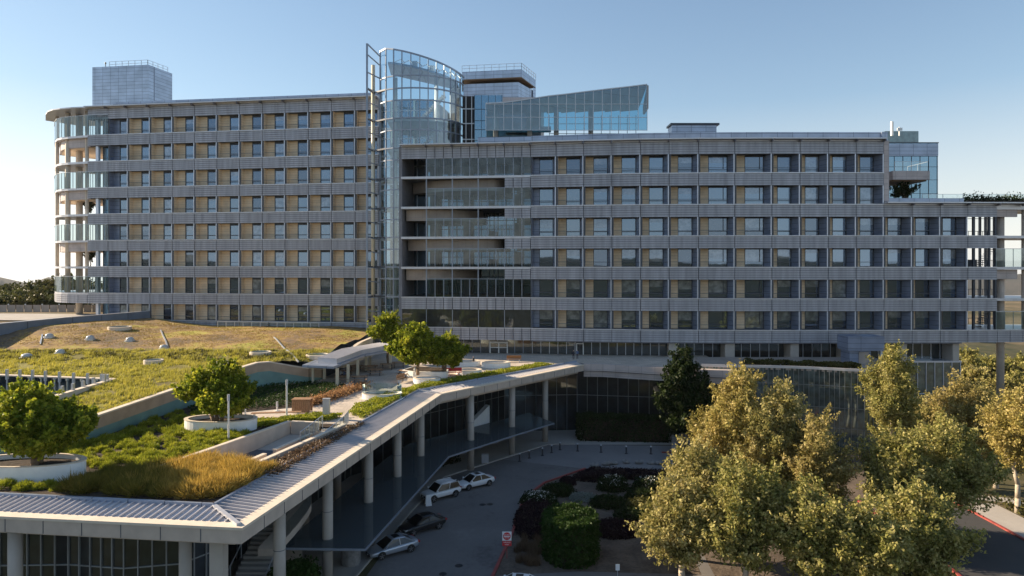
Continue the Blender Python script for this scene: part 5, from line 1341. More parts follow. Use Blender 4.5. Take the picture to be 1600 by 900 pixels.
leafbox('corner_shrub', 'dark green shrub clump below the stair at the canopy corner', 'shrub', oval(-14.6, 45.6, 1.6, 2.2), 0, 3.0, 6000, .15, 'hedge', .2, 'soil', .4)
for i, (px, py, s) in enumerate(((930, 729, .55), (949, 727, .6), (960, 726, .45), (978, 724, .5), (999, 725, .5), (1017, 725, .55), (1030, 726, .45))):
    p = gz(px, py, 0); b = bmesh.new(); bmesh.ops.create_icosphere(b, subdivisions=3, radius=s*.85); rr = random.Random(i)
    k = [Vector((rr.uniform(-1, 1), rr.uniform(-1, 1), rr.uniform(-1, 1))).normalized() for _ in range(7)]
    for v in b.verts:
        d = v.co.normalized(); g = 1+sum(.14*max(0, d.dot(q))**2*(1 if j % 2 else -1.4) for j, q in enumerate(k)); v.co = Vector((v.co.x*1.2*g, v.co.y*.9*g, v.co.z*.62*g+.2))
    me = bpy.data.meshes.new('boulder'); b.to_mesh(me); b.free(); me.materials.append(M['stone'])
    o = bpy.data.objects.new('boulder', me); COL.objects.link(o); o.location = p
    tag(o, f'grey boulder, {ordn[i]} from the left in the row across the plaza', 'boulder', 'boulders on the plaza')
ordn.append('ninth')
for i, (px, py) in enumerate(((812, 721), (827, 716), (847.5, 712), (862, 707.5), (875, 703), (902.5, 705), (939, 707), (978.5, 709), (1017, 709.5))):
    p = gz(px, py, 0); t = thing('bollard', f'black bollard with pale cap, {ordn[i]} from the left along the plaza edge', 'bollard', p, 'black bollards along the plaza')
    m = MB(); m.lathe(0, 0, [(.2, 0), (.2, .06), (.085, .08), (.085, .82), (.10, .84)], 12); m.build('post', M['blacksteel'], t, True, local=True)
    m = MB(); m.lathe(0, 0, [(.1, .84), (.11, .95), (.06, 1.0), (.01, 1.01)], 12); m.build('cap', M['lamp'], t, True, local=True)
# kiosk wall, tripod board, bins, signs
t = thing('white_kiosk', 'white slanted wall panel with a dark window under the deck', 'kiosk', (-4.6, 83, 0))
a, b = at(738, 690, 82), at(765, 668, 86); m = MB()
m.hexa([(a.x, a.y, .8), (b.x, b.y, .8), (b.x-.5, b.y+.5, .8), (a.x-.5, a.y+.5, .8)], [(a.x, a.y, 3.9), (b.x, b.y, 5.2), (b.x-.5, b.y+.5, 5.2), (a.x-.5, a.y+.5, 3.9)]); m.build('wall', M['white'], t)
f = Fr(Vector(a.xy), Vector(b.xy)); m = MB(); f.box(m, f.W*.5, f.W*.95, .01, .06, 1.9, 3.0); m.build('window', M['darkglass'], t)
p = gz(669, 789, 0); t = thing('sandwich_board', 'small white folding board standing at the nose of the white jeep-like car', 'board', p, None, .3)
for s in (-1, 1): m = MB(); m.hexa([(-.3, s*.32-.02, 0), (.3, s*.32-.02, 0), (.3, s*.32+.02, 0), (-.3, s*.32+.02, 0)], [(-.2, s*.03-.02, .95), (.2, s*.03-.02, .95), (.2, s*.03+.02, .95), (-.2, s*.03+.02, .95)]); m.build('panel', M['signwhite'], t, local=True)
def text(body, size, loc, rot, mat, parent, name='lettering'):
    c = bpy.data.curves.new(name, 'FONT'); c.body = body; c.size = size; c.align_x = 'CENTER'; c.align_y = 'CENTER'; c.extrude = .003
    c.materials.append(M[mat]); q = bpy.data.objects.new('tmp', c); COL.objects.link(q); me = bpy.data.meshes.new_from_object(q.evaluated_get(bpy.context.evaluated_depsgraph_get())); bpy.data.objects.remove(q); o = bpy.data.objects.new(name, me); COL.objects.link(o); o.location = loc; o.rotation_euler = rot; o.parent = parent; return o
p = gz(792, 873, 0); t = thing('traffic_sign', 'white and red DO NOT ENTER sign with WRONG WAY plate on the red kerb', 'road sign', p)
m = MB(); m.box(-.03, .03, .0, .05, 0, 2.1); m.build('post', M['redcurb'], t, local=True)
m = MB(); m.box(-.36, .36, -.03, -.005, 1.42, 2.12); m.build('panel', M['signwhite'], t, local=True)
m = MB(); n = 32
m.hexa([(.30*math.cos(2*math.pi*i/n), -.034, 1.77+.30*math.sin(2*math.pi*i/n)) for i in range(n)], [(.30*math.cos(2*math.pi*i/n), -.045, 1.77+.30*math.sin(2*math.pi*i/n)) for i in range(n)]); m.build('red_disc', M['red'], t, local=True)
m = MB(); m.box(-.24, .24, -.055, -.047, 1.735, 1.805); m.build('white_bar', M['signwhite'], t, local=True)
m = MB(); m.box(-.36, .36, -.03, -.005, 1.0, 1.38); m.build('lower_plate', M['red'], t, local=True)
text('DO NOT', .12, (0, -.05, 1.89), (R(90), 0, 0), 'signwhite', t); text('ENTER', .12, (0, -.05, 1.65), (R(90), 0, 0), 'signwhite', t)
text('WRONG', .14, (0, -.036, 1.28), (R(90), 0, 0), 'signwhite', t); text('WAY', .14, (0, -.036, 1.11), (R(90), 0, 0), 'signwhite', t)
p = gz(965, 905, 0); t = thing('garden_sign', 'small plain white sign plate on a thin post in the near bed', 'sign', p)
m = MB(); m.box(-.02, .02, 0, .04, 0, 1.1); m.build('post', M['steel'], t, local=True); m = MB(); m.box(-.15, .15, -.03, -.005, .65, 1.1); m.build('plate', M['signwhite'], t, local=True)
for px, py, lab in ((783, 720, 'pale utility cabinet by the awning column near the bollards'),):
    p = gz(px-25, py+4, 0); t = thing('utility_cabinet', lab, 'cabinet', p); m = MB(); m.box(-.4, .4, -.3, .3, .05, 1.1); m.build('body', M['steel'], t, local=True); m = MB(); m.box(-.36, .36, -.32, -.305, .12, 1.04); m.build('door', M['sill'], t, local=True)
p = gz(548, 880, 0); t = thing('stone_drum', 'round stone drum lying below the end of the glass awning', 'stone drum', p); m = MB(); m.cyl(0, 0, .75, 0, 1.5, 20); m.build('drum', M['stone'], t, local=True); m = MB(); m.cyl(0, 0, .68, 1.501, 1.54, 20); m.build('top', M['softbeige'], t, local=True)
for px, py in ((754, 788.5), (765.5, 788), (717, 884), (692, 897)):
    p = gz(px, py, 0); m = MB(); m.cyl(p.x, p.y, .3, .012, .02, 18); tag(m.build('manhole_cover', M['blacksteel']), {754: 'dark round manhole cover, left of a close pair on the drive', 765.5: 'dark round manhole cover, right of a close pair on the drive', 717: 'dark manhole cover alone near the bottom of the drive', 692: 'dark manhole cover at the very bottom edge of the drive'}[px], 'manhole cover')
# stair and landing under the canopy corner
t = thing('canopy_stair', 'shaded concrete stair with glass handrail rising under the canopy corner', 'stair', (-17.6, 46, 0))
m = MB()
for i in range(22):
    y = 43.5+i*.42; m.box(-18.6, -16.2, y, y+.46, 0, 1.2+.17*i)
m.build('steps', M['walk'], t); m = MB()
for s in (-18.7, -16.1): m.bar((s, 43.5, 2.2), (s, 52.7, 5.9), .06, .06); [m.bar((s, 43.5+q*1.84, 1.2+q*.74), (s, 43.5+q*1.84, 2.2+q*.74), .05, .05) for q in range(6)]
m.build('handrail', M['steel'], t)
t = thing('curved_landing', 'curved concrete landing with glass guard beside the first canopy column', 'landing', (-15.4, 50, 3)); m = MB(); c = curve([(-15.9, 46.2), (-15.2, 48.5), (-14.9, 50.5), (-15.4, 52.3)], 6)
for i, (a, b) in enumerate(zip(c, c[1:])):
    z0 = 3.2+1.6*math.sin(i/17*1.5); z1 = 3.2+1.6*math.sin((i+1)/17*1.5); m.hexa([(a[0], a[1], z0), (b[0], b[1], z1), (b[0]-1.3, b[1], z1), (a[0]-1.3, a[1], z0)], [(a[0], a[1], z0+.5), (b[0], b[1], z1+.5), (b[0]-1.3, b[1], z1+.5), (a[0]-1.3, a[1], z0+.5)])
m.build('deck', M['conc'], t); m = MB()
for i, (a, b) in enumerate(zip(c, c[1:])):
    z0 = 3.75+1.6*math.sin(i/17*1.5); z1 = 3.75+1.6*math.sin((i+1)/17*1.5); m.quad([(a[0], a[1], z0), (b[0], b[1], z1), (b[0], b[1], z1+1), (a[0], a[1], z0+1)])
m.build('glass_guard', M['clear'], t)
t = thing('roof_kiosk', 'blue-grey boxy plant enclosure on the roof of the curved hall', 'enclosure', (46, 91, 9)); a, b = at(1325, 0, 90), at(1382, 0, 90)
m = MB(); m.box(a.x, b.x, 90, 93, 11.5, 13.4); m.build('upper_box', M['greypan'], t); m = MB(); m.box(a.x+.4, b.x-1.6, 90.4, 92.8, 9.4, 11.49); m.build('lower_box', M['greypan'], t)
m = MB(); m.box(a.x+1.6, b.x-1.9, 90.32, 90.39, 9.6, 11.3); m.build('door', M['softbeige'], t); m = MB(); m.box(b.x-.4, b.x-.1, 90.2, 90.5, 9.4, 11.49); m.build('post', M['steel'], t)
# fence and path far left
t = thing('slat_fence', 'low grey slatted fence along the terrace path behind the slate wall', 'fence', (-95, 125, 13)); m = MB(); p = MB()
for i in range(40): x = -140+i*1.6; m.box(x, x+1.4, 128.9, 129, 13.2, 15.2)
for i in range(21): p.box(-140+i*3.2-.1, -140+i*3.2+.06, 129.01, 129.2, 12.6, 15.4)
m.build('slats', M['softbeige'], t); p.build('posts', M['steel'], t)
m = MB(); m.poly([(-140, 112, 14.1), (-72, 107, 14.1), (-70, 121, 14.1), (-140, 124, 14.1)]); struct(m.build('terrace_path', M['walk']))
# ------------------------------------------------------------------ cars
def car(label, pos, head, paint, suv=False, s=.88):
    "nose along +x"
    t = thing('parked_car', label, 'car', (pos[0], pos[1], .012), 'cars at the drop-off', math.atan2(head[1], head[0])); t.scale = (s, s, s)
    H = 1.72 if suv else 1.46; bz = .16 if suv else 0
    st = [(-2.36, .62, .48, .78), (-2.28, .80, .34, .93), (-1.9, .89, .26, 1.0), (-.9, .92, .22, .97), (.3, .92, .22, .93), (1.05, .91, .22, .90), (1.6, .89, .24, .83), (2.05, .83, .26, .75), (2.3, .72, .30, .66), (2.38, .56, .36, .58)]
    if suv: st = [(-2.25, .80, .5, 1.0), (-2.2, .88, .36, 1.08), (-1.2, .94, .3, 1.06), (.4, .94, .3, 1.04), (1.1, .94, .3, 1.04), (1.9, .91, .32, .98), (2.2, .84, .36, .88), (2.28, .72, .42, .78)]
    m = MB(); K = 10
    for x, hw, zb, zt in st:
        d = zt-zb
        ring = [(hw*.80, zb), (hw*.97, zb+.18*d), (hw, zb+.5*d), (hw*.985, zb+.78*d), (hw*.86, zt)]
        for y, z in ring+[(-y, z) for y, z in ring[::-1]]: m.v.append((x, y, z))
    for i in range(len(st)-1):
        for j in range(K):
            q = (j+1) % K; m.f.append((i*K+j, (i+1)*K+j, (i+1)*K+q, i*K+q)); m.m.append(0)
    m.f.append(tuple(range(K))); m.f.append(tuple(range((len(st)-1)*K+K-1, (len(st)-1)*K-1, -1))); m.m += [0, 0]
    body = m.build('body', paint, t, True, local=True)
    mo = body.modifiers.new('round', 'SUBSURF'); mo.levels = 1; mo.render_levels = 2
    # cabin: glass with painted roof and pillars
    zb = .90+bz*.8
    if suv: P = [(-2.1, .84, zb+.1), (1.15, .84, zb)]; Q = [(-1.85, .70, H), (.35, .70, H)]
    else: P = [(-1.85, .80, zb+.03), (1.25, .82, zb-.03)]; Q = [(-.95, .60, H-.05), (.30, .62, H)]
    g = MB()
    b4 = [(P[0][0], -P[0][1], P[0][2]), (P[1][0], -P[1][1], P[1][2]), (P[1][0], P[1][1], P[1][2]), (P[0][0], P[0][1], P[0][2])]
    t4 = [(Q[0][0], -Q[0][1], Q[0][2]), (Q[1][0], -Q[1][1], Q[1][2]), (Q[1][0], Q[1][1], Q[1][2]), (Q[0][0], Q[0][1], Q[0][2])]
    g.hexa(b4, t4); g.build('windows', M['carglass'], t, local=True)
    r = MB(); x0, x1 = Q[0][0]-.06, Q[1][0]+.06; xm = (x0+x1)/2; hw = Q[0][1]+.03
    r.hexa([(x0, -hw, H-.07), (xm, -hw-.02, H-.03), (x1, -hw, H-.04), (x1, hw, H-.04), (xm, hw+.02, H-.03), (x0, hw, H-.07)], [(x0+.05, -hw+.1, H-.01), (xm, -hw+.1, H+.045), (x1-.05, -hw+.1, H+.02), (x1-.05, hw-.1, H+.02), (xm, hw-.1, H+.045), (x0+.05, hw-.1, H-.01)])
    for sgn in (-1, 1):
        r.bar((P[0][0], sgn*P[0][1], P[0][2]-.02), (Q[0][0], sgn*(Q[0][1]+.01), Q[0][2]-.02), .10 if not suv else .05, .10)
        r.bar((P[1][0], sgn*P[1][1], P[1][2]-.02), (Q[1][0], sgn*(Q[1][1]+.01), Q[1][2]-.02), .07, .07)
        mx = (P[0][0]+P[1][0])/2; qx = (Q[0][0]+Q[1][0])/2; r.bar((mx-.1, sgn*(P[0][1]+.01), zb), (qx-.05, sgn*(Q[0][1]+.02), H-.05), .06, .05)
        if suv: r.bar((x0+.2, sgn*.58, H+.1), (x1-.2, sgn*.58, H+.1), .05, .05)
    r.build('roof', paint, t, local=True)
    if not suv:
        m = MB(); m.box(-.55, .05, -.4, .4, H+.036, H+.05); m.build('sunroof', M['carglass'], t, local=True)
    for wx in (-1.4, 1.42):
        for sgn in (-1, 1):
            rw_ = .37 if suv else .335; y0, y1 = sorted((sgn*.70, sgn*.93)); m = MB(); n = 22
            m.hexa([(wx+rw_*math.cos(2*math.pi*i/n), y0, rw_+rw_*math.sin(2*math.pi*i/n)) for i in range(n)], [(wx+rw_*math.cos(2*math.pi*i/n), y1, rw_+rw_*math.sin(2*math.pi*i/n)) for i in range(n)])
            o = m.build('wheel', M['tyre'], t, local=True)
            m = MB(); yo = sgn*.937
            for k in range(5):
                a = 2*math.pi*k/5+.3; m.bar((wx+.05*math.cos(a), yo, rw_+.05*math.sin(a)), (wx+rw_*.68*math.cos(a), yo, rw_+rw_*.68*math.sin(a)), .075, .02, up=(0, 1, 0))
            m.hexa([(wx+.07*math.cos(2*math.pi*i/12), yo-.012, rw_+.07*math.sin(2*math.pi*i/12)) for i in range(12)], [(wx+.07*math.cos(2*math.pi*i/12), yo+.012, rw_+.07*math.sin(2*math.pi*i/12)) for i in range(12)])
            m.build('rim', M['alloy'], o, local=True)
            a = MB(); n = 16
            a.hexa([(wx+(rw_+.06)*math.cos(math.pi*i/n-.0), y0+.215 if sgn > 0 else y0+.005, rw_+.02+(rw_+.06)*math.sin(math.pi*i/n)) for i in range(n+1)], [(wx+(rw_+.06)*math.cos(math.pi*i/n), y0+.226 if sgn > 0 else y0+.016, rw_+.02+(rw_+.06)*math.sin(math.pi*i/n)) for i in range(n+1)]); a.build('wheel_arch', M['tyre'], o, local=True)
    fx = st[-1][0]; zt = st[-2][3]
    for sgn in (-1, 1):
        m = MB(); y = sgn*.62; m.hexa([(fx-.28, y-sgn*.0-.17, zt-.10), (fx-.03, y-.17, zt-.12), (fx-.12, y+.17, zt-.12), (fx-.32, y+.17, zt-.10)], [(fx-.34, y-.17, zt+.02), (fx-.08, y-.17, zt-.01), (fx-.17, y+.17, zt-.01), (fx-.38, y+.17, zt+.02)]); m.build('headlight', M['lamp'], t, local=True)
        m = MB(); m.box(st[0][0]+.0, st[0][0]+.16, min(sgn*.45, sgn*.82), max(sgn*.45, sgn*.82), .72+bz, .86+bz); m.build('tail_light', M['tail'], t, local=True)
        m = MB(); m.box(.95, 1.12, min(sgn*.90, sgn*1.06), max(sgn*.90, sgn*1.06), .93+bz, 1.06+bz); m.build('mirror', paint, t, local=True)
    m = MB(); m.box(fx-.06, fx+.012, -.42, .42, .34+bz, .56+bz); m.build('grille', M['blacksteel'], t, local=True)
    m = MB(); m.box(fx+.013, fx+.02, -.16, .16, .40+bz, .48+bz); m.build('number_plate', M['signwhite'], t, local=True)
    return t
def paint(name, c, metal):
    m = pm(name, c, .28, metal, .02, 1); m.node_tree.nodes['Principled BSDF'].inputs['Coat Weight'].default_value = .6; return m
WH, SI, DK = paint('white_car_paint', (.75, .76, .77), 0), paint('silver_blue_car_paint', (.42, .46, .52), .5), paint('dark_grey_car_paint', (.018, .018, .02), .2)
car('silver blue saloon, nearest of the cars nosed in to the glass awning', (-9.5, 54.3), (-1.8, -1.25), SI)
car('dark charcoal saloon between the silver and white cars', (-7.75, 59.0), (-1.8, -1.35), DK)
car('white upright off-roader with dark windows and roof rails', (-7.0, 67.1), (-1.65, -1.3), WH, True)
car('white saloon with dark sunroof, farthest car along the drive', (-3.8, 70.5), (-1.75, -1.25), WH)
car('white saloon partly cut by the bottom edge below the garden bed', (.3, 47.4), (-1.8, .2), WH)

# ------------------------------------------------------------------ people
def person(label, p, rz, shirt, trousers, pose='stand', s=.8, hair='hair'):
    t = thing('person', label, 'person', p, None, rz); t.scale = (s, s, s)
    J = {}; E = []
    if pose == 'sit':
        hip = (0, 0, .50); kn = lambda q: (.42, q*.12, .50); an = lambda q: (.46, q*.12, .08); up = 0
    else:
        hip = (0, 0, .93); kn = lambda q: (.05*q, q*.10, .50); an = lambda q: (-.12*q if pose == 'walk' else 0, q*.11, .07)
    z = hip[2]
    V = [(hip, .13), ((0, 0, z+.18), .12), ((0, 0, z+.40), .145), ((0, 0, z+.53), .06), ((.01, 0, z+.60), .055), ((.03, 0, z+.70), .095), ((.02, 0, z+.80), .075)]
    E = [(0, 1), (1, 2), (2, 3), (3, 4), (4, 5), (5, 6)]
    for q in (-1, 1):
        i = len(V); V += [((hip[0], q*.10, z-.04), .09), (kn(q), .06), (an(q), .042), ((an(q)[0]+.17, an(q)[1], .035), .04)]; E += [(0, i), (i, i+1), (i+1, i+2), (i+2, i+3)]
        i = len(V); f = .28 if pose == 'sit' else .05*q
        V += [((0, q*.19, z+.46), .06), ((f*.4, q*.23, z+.20), .045), ((f+.08, q*.19, z-.02 if pose != 'sit' else z+.22), .034), ((f+.14, q*.18, z-.10 if pose != 'sit' else z+.24), .036)]; E += [(2, i), (i, i+1), (i+1, i+2), (i+2, i+3)]
    me = bpy.data.meshes.new('person_body'); me.from_pydata([v for v, r in V], E, [])
    o = bpy.data.objects.new('body', me); COL.objects.link(o); o.parent = t
    sk = o.modifiers.new('skin', 'SKIN'); sub = o.modifiers.new('sub', 'SUBSURF'); sub.levels = 1; sub.render_levels = 1
    for k, (v, r) in enumerate(V): me.skin_vertices[0].data[k].radius = (r, r)
    me.skin_vertices[0].data[0].use_root = True
    dg = bpy.context.evaluated_depsgraph_get(); m2 = bpy.data.meshes.new_from_object(o.evaluated_get(dg)); o.modifiers.clear(); o.data = m2
    m2.materials.clear()
    for k in (shirt, trousers, 'skin', hair): m2.materials.append(M[k])
    for f in m2.polygons:
        c = f.center
        hand = abs(c.y) > .13 and ((pose != 'sit' and z-.2 < c.z < z+.0 and abs(c.y) > .155) or (pose == 'sit' and c.x > .34 and c.z > z+.12))
        f.material_index = 2 if (c.z > z+.56 or hand) else (1 if c.z < z+.02 or (pose == 'sit' and c.z < z+.08 and c.x > .05) else 0)
        if c.z > z+.78 or (c.z > z+.62 and c.x < .0): f.material_index = 3
        f.use_smooth = True
    return t
person('person in dark clothes standing left by the terrace door', gz(896, 562, 9.45), -1.4, 'darkcloth', 'darkcloth', 'walk')
person('person in dark clothes and lighter trousers just left of the terrace door frame', gz(902, 561.5, 9.45), -1.9, 'bluecloth', 'darkcloth')
person('person in black standing by a white planter on the terrace', gz(740, 573, 9.45), -2.5, 'darkcloth', 'darkcloth')
for px, py, rz, c, l in ((532.5, 590.5, .1, 'palecloth', 'seated person in a pale top at the picnic table, leftmost'), (537.5, 591, .3, 'bluecloth', 'seated person in a blue top at the shaded picnic table'), (542.5, 587.5, 2.9, 'palecloth', 'seated person in pale clothes facing left at the shaded table')):
    person(l, gz(px, py, 9.5), rz, c, 'darkcloth', 'sit')

# ------------------------------------------------------------------ trees
G1 = 'carob trees on the terrace'
make_tree('terrace_tree', 'broad round green tree in the large oval planter at the left edge', (-30.2, 43.3, 10.2), 4.6, .7, 3.75, 2.7, 31, 760, 60, .15, 'carob', group=G1, stems=3, tr=.3, spread=.32, prof=.58)
make_tree('terrace_tree', 'rounded green tree in the sandy-rimmed oval planter', (-23.9, 55.6, 10.1), 4.7, .6, 3.3, 2.5, 35, 680, 56, .15, 'carob', group=G1, stems=3, tr=.26, spread=.3, prof=.58)
make_tree('terrace_tree', 'dense green tree on the left of the long white planter', (-11.2, 80, 10.2), 5.4, .9, 3.2, 2.4, 37, 560, 50, .17, 'carob', group=G1, stems=2, tr=.26, spread=.32, prof=.65)
make_tree('terrace_tree', 'lower green tree on the right of the long white planter', (-7.8, 81, 10.2), 4.0, .6, 2.7, 2.3, 38, 440, 48, .17, 'carob', group=G1, stems=2, tr=.22, spread=.32, prof=.65)
make_tree('terrace_tree', 'upright green tree rising behind the shade roof beside the stair tower', (-16.6, 92, 9.5), 6.9, 1.6, 1.9, 1.7, 39, 220, 46, .17, 'carob', group=G1, tr=.2, spread=.35, prof=1.1)
G2 = 'sycamores along the road'
syc = [
 ('tallest golden sycamore, its pointed top reaching the glass hall roof', 1150, 577, 62, 13.5, 2.0, 3.1, 3.0, 51, 480, 60, 'sycamore_y', .95),
 ('pale golden sycamore just right of the tallest one', 1218, 600, 60, 12.4, 2.0, 3.2, 3.0, 62, 470, 60, 'sycamore', .95),
 ('sycamore at the right end of the golden group, below the glass hall', 1278, 655, 57, 10.2, 1.6, 2.3, 2.4, 63, 290, 58, 'sycamore_b', .9),
 ('golden sycamore leaning over the pebble-dashed garden wall', 1088, 690, 53, 9.2, 1.2, 2.5, 2.5, 52, 330, 60, 'sycamore', .9),
 ('lowest golden sycamore at the bottom edge beside the garden bed', 1066, 775, 49.5, 7.2, .6, 2.6, 2.6, 64, 330, 60, 'sycamore', .75),
 ('olive-gold sycamore in the middle of the bottom edge group', 1165, 735, 48, 8.9, .8, 3.0, 2.9, 65, 430, 60, 'sycamore_g', .85),
 ('low golden sycamore between the two big foreground groups', 1270, 760, 46, 8.2, .8, 2.6, 2.5, 57, 330, 60, 'sycamore_g', .9),
 ('narrow upright sycamore half in shade against the glass hall', 1394, 543, 71, 14.6, 2.6, 2.5, 2.4, 53, 340, 58, 'sycamore_g', 1.1),
 ('spreading olive sycamore left of the sunlit road, in the second rank', 1408, 690, 55, 9.4, 1.6, 3.0, 2.9, 54, 400, 60, 'sycamore_g', .9),
 ('olive sycamore whose crown overhangs the sunlit road', 1488, 668, 57, 9.8, 1.8, 3.1, 2.9, 66, 410, 60, 'sycamore_g', .9),
 ('front olive sycamore standing beside the road kerb', 1440, 775, 46.5, 7.4, 1.2, 2.9, 2.8, 67, 360, 60, 'sycamore_g', .85),
 ('golden sycamore behind the overhanging one at the right', 1508, 598, 72, 10.6, 2.0, 3.2, 3.0, 55, 350, 56, 'sycamore_b', 1.0),
 ('slender yellow sycamore with pale trunk at the right edge', 1590, 612, 63, 11.0, 3.2, 2.5, 2.4, 56, 300, 54, 'sycamore_y', 1.0),
 ('small golden sycamore behind, left of the overhanging one', 1450, 630, 80, 7.2, 1.0, 2.6, 2.5, 58, 220, 52, 'sycamore', 1.0),
 ('small yellow sycamore left of the slender one with pale trunk', 1556, 640, 70, 8.2, 1.6, 2.2, 2.2, 68, 240, 52, 'sycamore', 1.0),
 ('sycamore with pale limbs at the bottom, left of the road kerb', 1352, 790, 45, 6.8, .8, 2.5, 2.4, 59, 280, 58, 'sycamore_g', .9),
]
for lab, px, pyt, y, h, z0, rx, ry, sd, nt, nl, mt, pf in syc:
    make_tree('sycamore_tree', lab, ((px-800)/F*y, y, 0), h, z0, rx, ry, sd, nt, int(nl*1.35), .132, mt, 'paletrunk', G2, pf, .26, 1, .5)
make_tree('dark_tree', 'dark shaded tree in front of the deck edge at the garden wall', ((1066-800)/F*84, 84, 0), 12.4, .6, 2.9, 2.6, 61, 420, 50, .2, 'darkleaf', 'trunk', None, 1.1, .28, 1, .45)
for k, (px, py, y, h) in enumerate(((126, 352, 120.5, 3.6), (129, 434, 120.5, 3.8))):
    z = S[4] if k == 0 else S[2]
    make_tree('balcony_tree', ['small dark tree on the upper open corner balcony of the left wing', 'small dark tree on the lower open corner balcony of the left wing'][k], ((px-800)/F*y, y+2.2, z), h, .6, 1.0, 1.0, 70+k, 60, 40, .16, 'backtree', 'trunk', None, .9, .1, 1, .3)
make_tree('balcony_palm', 'dark spiky tree on the small roof terrace of the right penthouse', ((1412-800)/F*103, 103, 31.5), 3.4, 1.4, 1.7, 1.2, 75, 60, 36, .2, 'darkleaf', 'trunk', None, .9, .16, 1, .3)
# trees beyond, left
bg = [(8, 452, 165), (30, 448, 172), (52, 447, 160), (72, 440, 168), (90, 436, 176), (104, 434, 182), (128, 438, 170), (20, 462, 150), (44, 462, 146), (66, 460, 148), (88, 458, 150), (-14, 452, 160), (112, 452, 152), (140, 446, 166), (2, 470, 140), (58, 472, 141), (100, 470, 142)]
adj = ['broad', 'rounded', 'pale', 'feathery', 'tall', 'airy', 'bushy', 'low', 'dense', 'olive', 'ragged', 'dusty', 'small', 'leaning', 'dark', 'spreading', 'thin']
for i, (px, pyt, y) in enumerate(bg):
    x = (px-800)/F*y; zt = EYE-(pyt-412)/F*y; z0 = 12.9
    make_tree('background_tree', f'{adj[i]} olive-green tree in the grove beyond the slatted fence, far left', (x, y, z0), max(2.5, zt-z0), .3, 3.6+.3*(i % 3), 3.2, 100+i, 130, 30, .34, 'backtree' if i % 3 else 'scrub', 'trunk', 'grove beyond the fence at far left', .8, .2, 1, .7)
# shrubs and trees beyond, right, under and past the raised wing
rg_ = [(1512, 545, 135, 2.8), (1530, 575, 125, 2.4), (1516, 600, 118, 2.6), (1548, 560, 140, 2.6), (1560, 600, 120, 3.0), (1575, 575, 132, 2.4), (1596, 560, 145, 2.8), (1538, 625, 112, 2.8), (1590, 610, 116, 3.2), (1525, 540, 200, 3.8), (1555, 536, 220, 4), (1585, 534, 215, 4), (1600, 585, 128, 2.6), (1508, 575, 128, 2.2)]
adr = ['yellowish', 'sunlit', 'dark green', 'golden', 'shaded', 'pale', 'olive', 'deep green', 'broad', 'distant', 'hazy', 'faint', 'dry', 'rounded']
for i, (px, pyt, y, r) in enumerate(rg_):
    zt = EYE-(pyt-412)/F*y
    make_tree('background_shrub', f'{adr[i]} shrub on the sunlit slope seen under the raised right end', ((px-800)/F*y, y, 0), max(2.2, zt), .1, r, r, 200+i, 90, 34, .26, ('sycamore_g', 'sycamore', 'scrub')[i % 3], 'trunk', 'shrubs past the raised wing', .7, .15, 1, .5)

# ------------------------------------------------------------------ air
m = MB(); m.box(-4800, 4800, -900, 6000, -190, 64); hz = m.build('haze', []); hz['kind'] = 'stuff'
hm = bpy.data.materials.new('haze'); hm.use_nodes = True; hn = hm.node_tree; hn.nodes.remove(hn.nodes['Principled BSDF'])
pv = hn.nodes.new('ShaderNodeVolumePrincipled'); pv.inputs['Density'].default_value = .00004; pv.inputs['Color'].default_value = (.86, .91, .97, 1); pv.inputs['Anisotropy'].default_value = .2
hn.links.new(pv.outputs[0], hn.nodes['Material Output'].inputs['Volume']); hz.data.materials.append(hm)
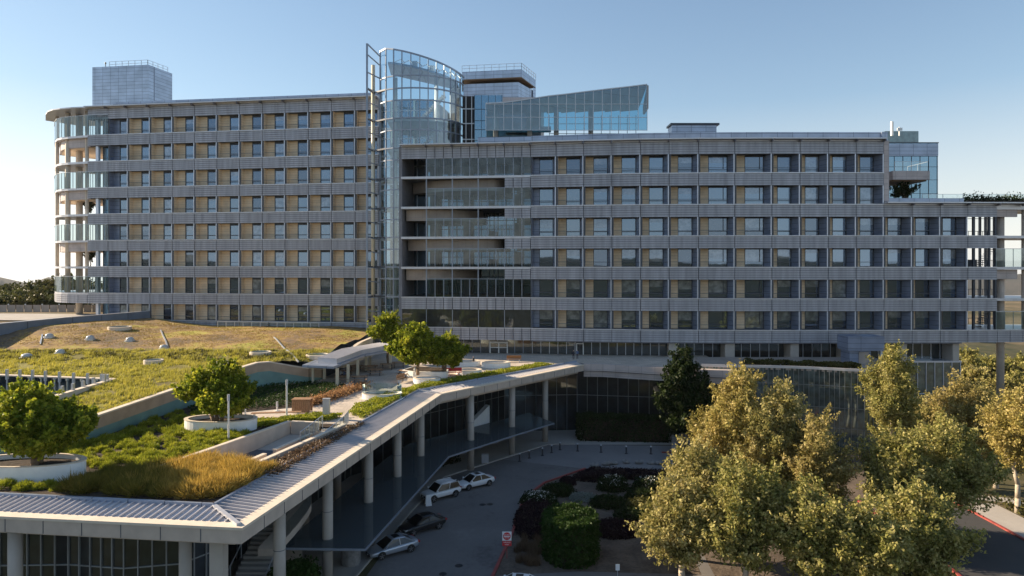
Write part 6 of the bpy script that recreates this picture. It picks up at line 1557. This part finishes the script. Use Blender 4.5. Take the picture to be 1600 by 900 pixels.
# ------------------------------------------------------------------ light, sky, camera
EL, AZ = 24., 17.        # sun height; degrees behind the viewer's left-hand axis
d = Vector((-math.cos(R(AZ))*math.cos(R(EL)), math.sin(R(AZ))*math.cos(R(EL)), math.sin(R(EL))))
sun = bpy.data.lights.new('Sun', 'SUN'); sun.energy = 5.0; sun.angle = R(.5); sun.color = (1, .81, .58)
so = bpy.data.objects.new('Sun', sun); COL.objects.link(so); so.rotation_euler = d.to_track_quat('Z', 'Y').to_euler()
w = bpy.data.worlds.new('World'); SC.world = w; w.use_nodes = True
nt = w.node_tree; bgn = nt.nodes['Background']
sky = nt.nodes.new('ShaderNodeTexSky'); sky.sky_type = 'NISHITA'; sky.sun_disc = False
sky.sun_elevation = R(EL); sky.sun_rotation = math.atan2(d.x, d.y); sky.altitude = 50; sky.air_density = 1.0; sky.dust_density = .15; sky.ozone_density = 1.7
tc = nt.nodes.new('ShaderNodeTexCoord'); sp = nt.nodes.new('ShaderNodeSeparateXYZ'); nt.links.new(tc.outputs['Generated'], sp.inputs[0])
mr = nt.nodes.new('ShaderNodeMapRange'); mr.inputs['From Min'].default_value = 0; mr.inputs['From Max'].default_value = .22; mr.inputs['To Min'].default_value = .25; mr.inputs['To Max'].default_value = 1.0
nt.links.new(sp.outputs['Z'], mr.inputs['Value'])      # pale milky air low over the horizon
hs = nt.nodes.new('ShaderNodeHueSaturation'); nt.links.new(sky.outputs[0], hs.inputs['Color']); nt.links.new(mr.outputs[0], hs.inputs['Saturation'])
# the brightest air round the sun rolls off gently
va = nt.nodes.new('ShaderNodeVectorMath'); va.operation = 'MULTIPLY_ADD'; va.inputs[1].default_value = (.07,)*3; va.inputs[2].default_value = (1,)*3
vd = nt.nodes.new('ShaderNodeVectorMath'); vd.operation = 'DIVIDE'
nt.links.new(hs.outputs[0], va.inputs[0]); nt.links.new(hs.outputs[0], vd.inputs[0]); nt.links.new(va.outputs[0], vd.inputs[1]); nt.links.new(vd.outputs[0], bgn.inputs['Color']); bgn.inputs['Strength'].default_value = .10
cam = bpy.data.cameras.new('Camera'); cam.sensor_width = 36; cam.lens = 36*F/1600; cam.shift_y = -38/1600; cam.clip_end = 12000
co = bpy.data.objects.new('Camera', cam); COL.objects.link(co); co.location = (0, 0, EYE); co.rotation_euler = (R(90), 0, 0); SC.camera = co
vs = SC.view_settings; vs.view_transform = 'Standard'; vs.look = 'None'; vs.exposure = 1.13; vs.gamma = 1; vs.use_curve_mapping = False
SC.cycles.max_bounces = 8; SC.cycles.transparent_max_bounces = 16
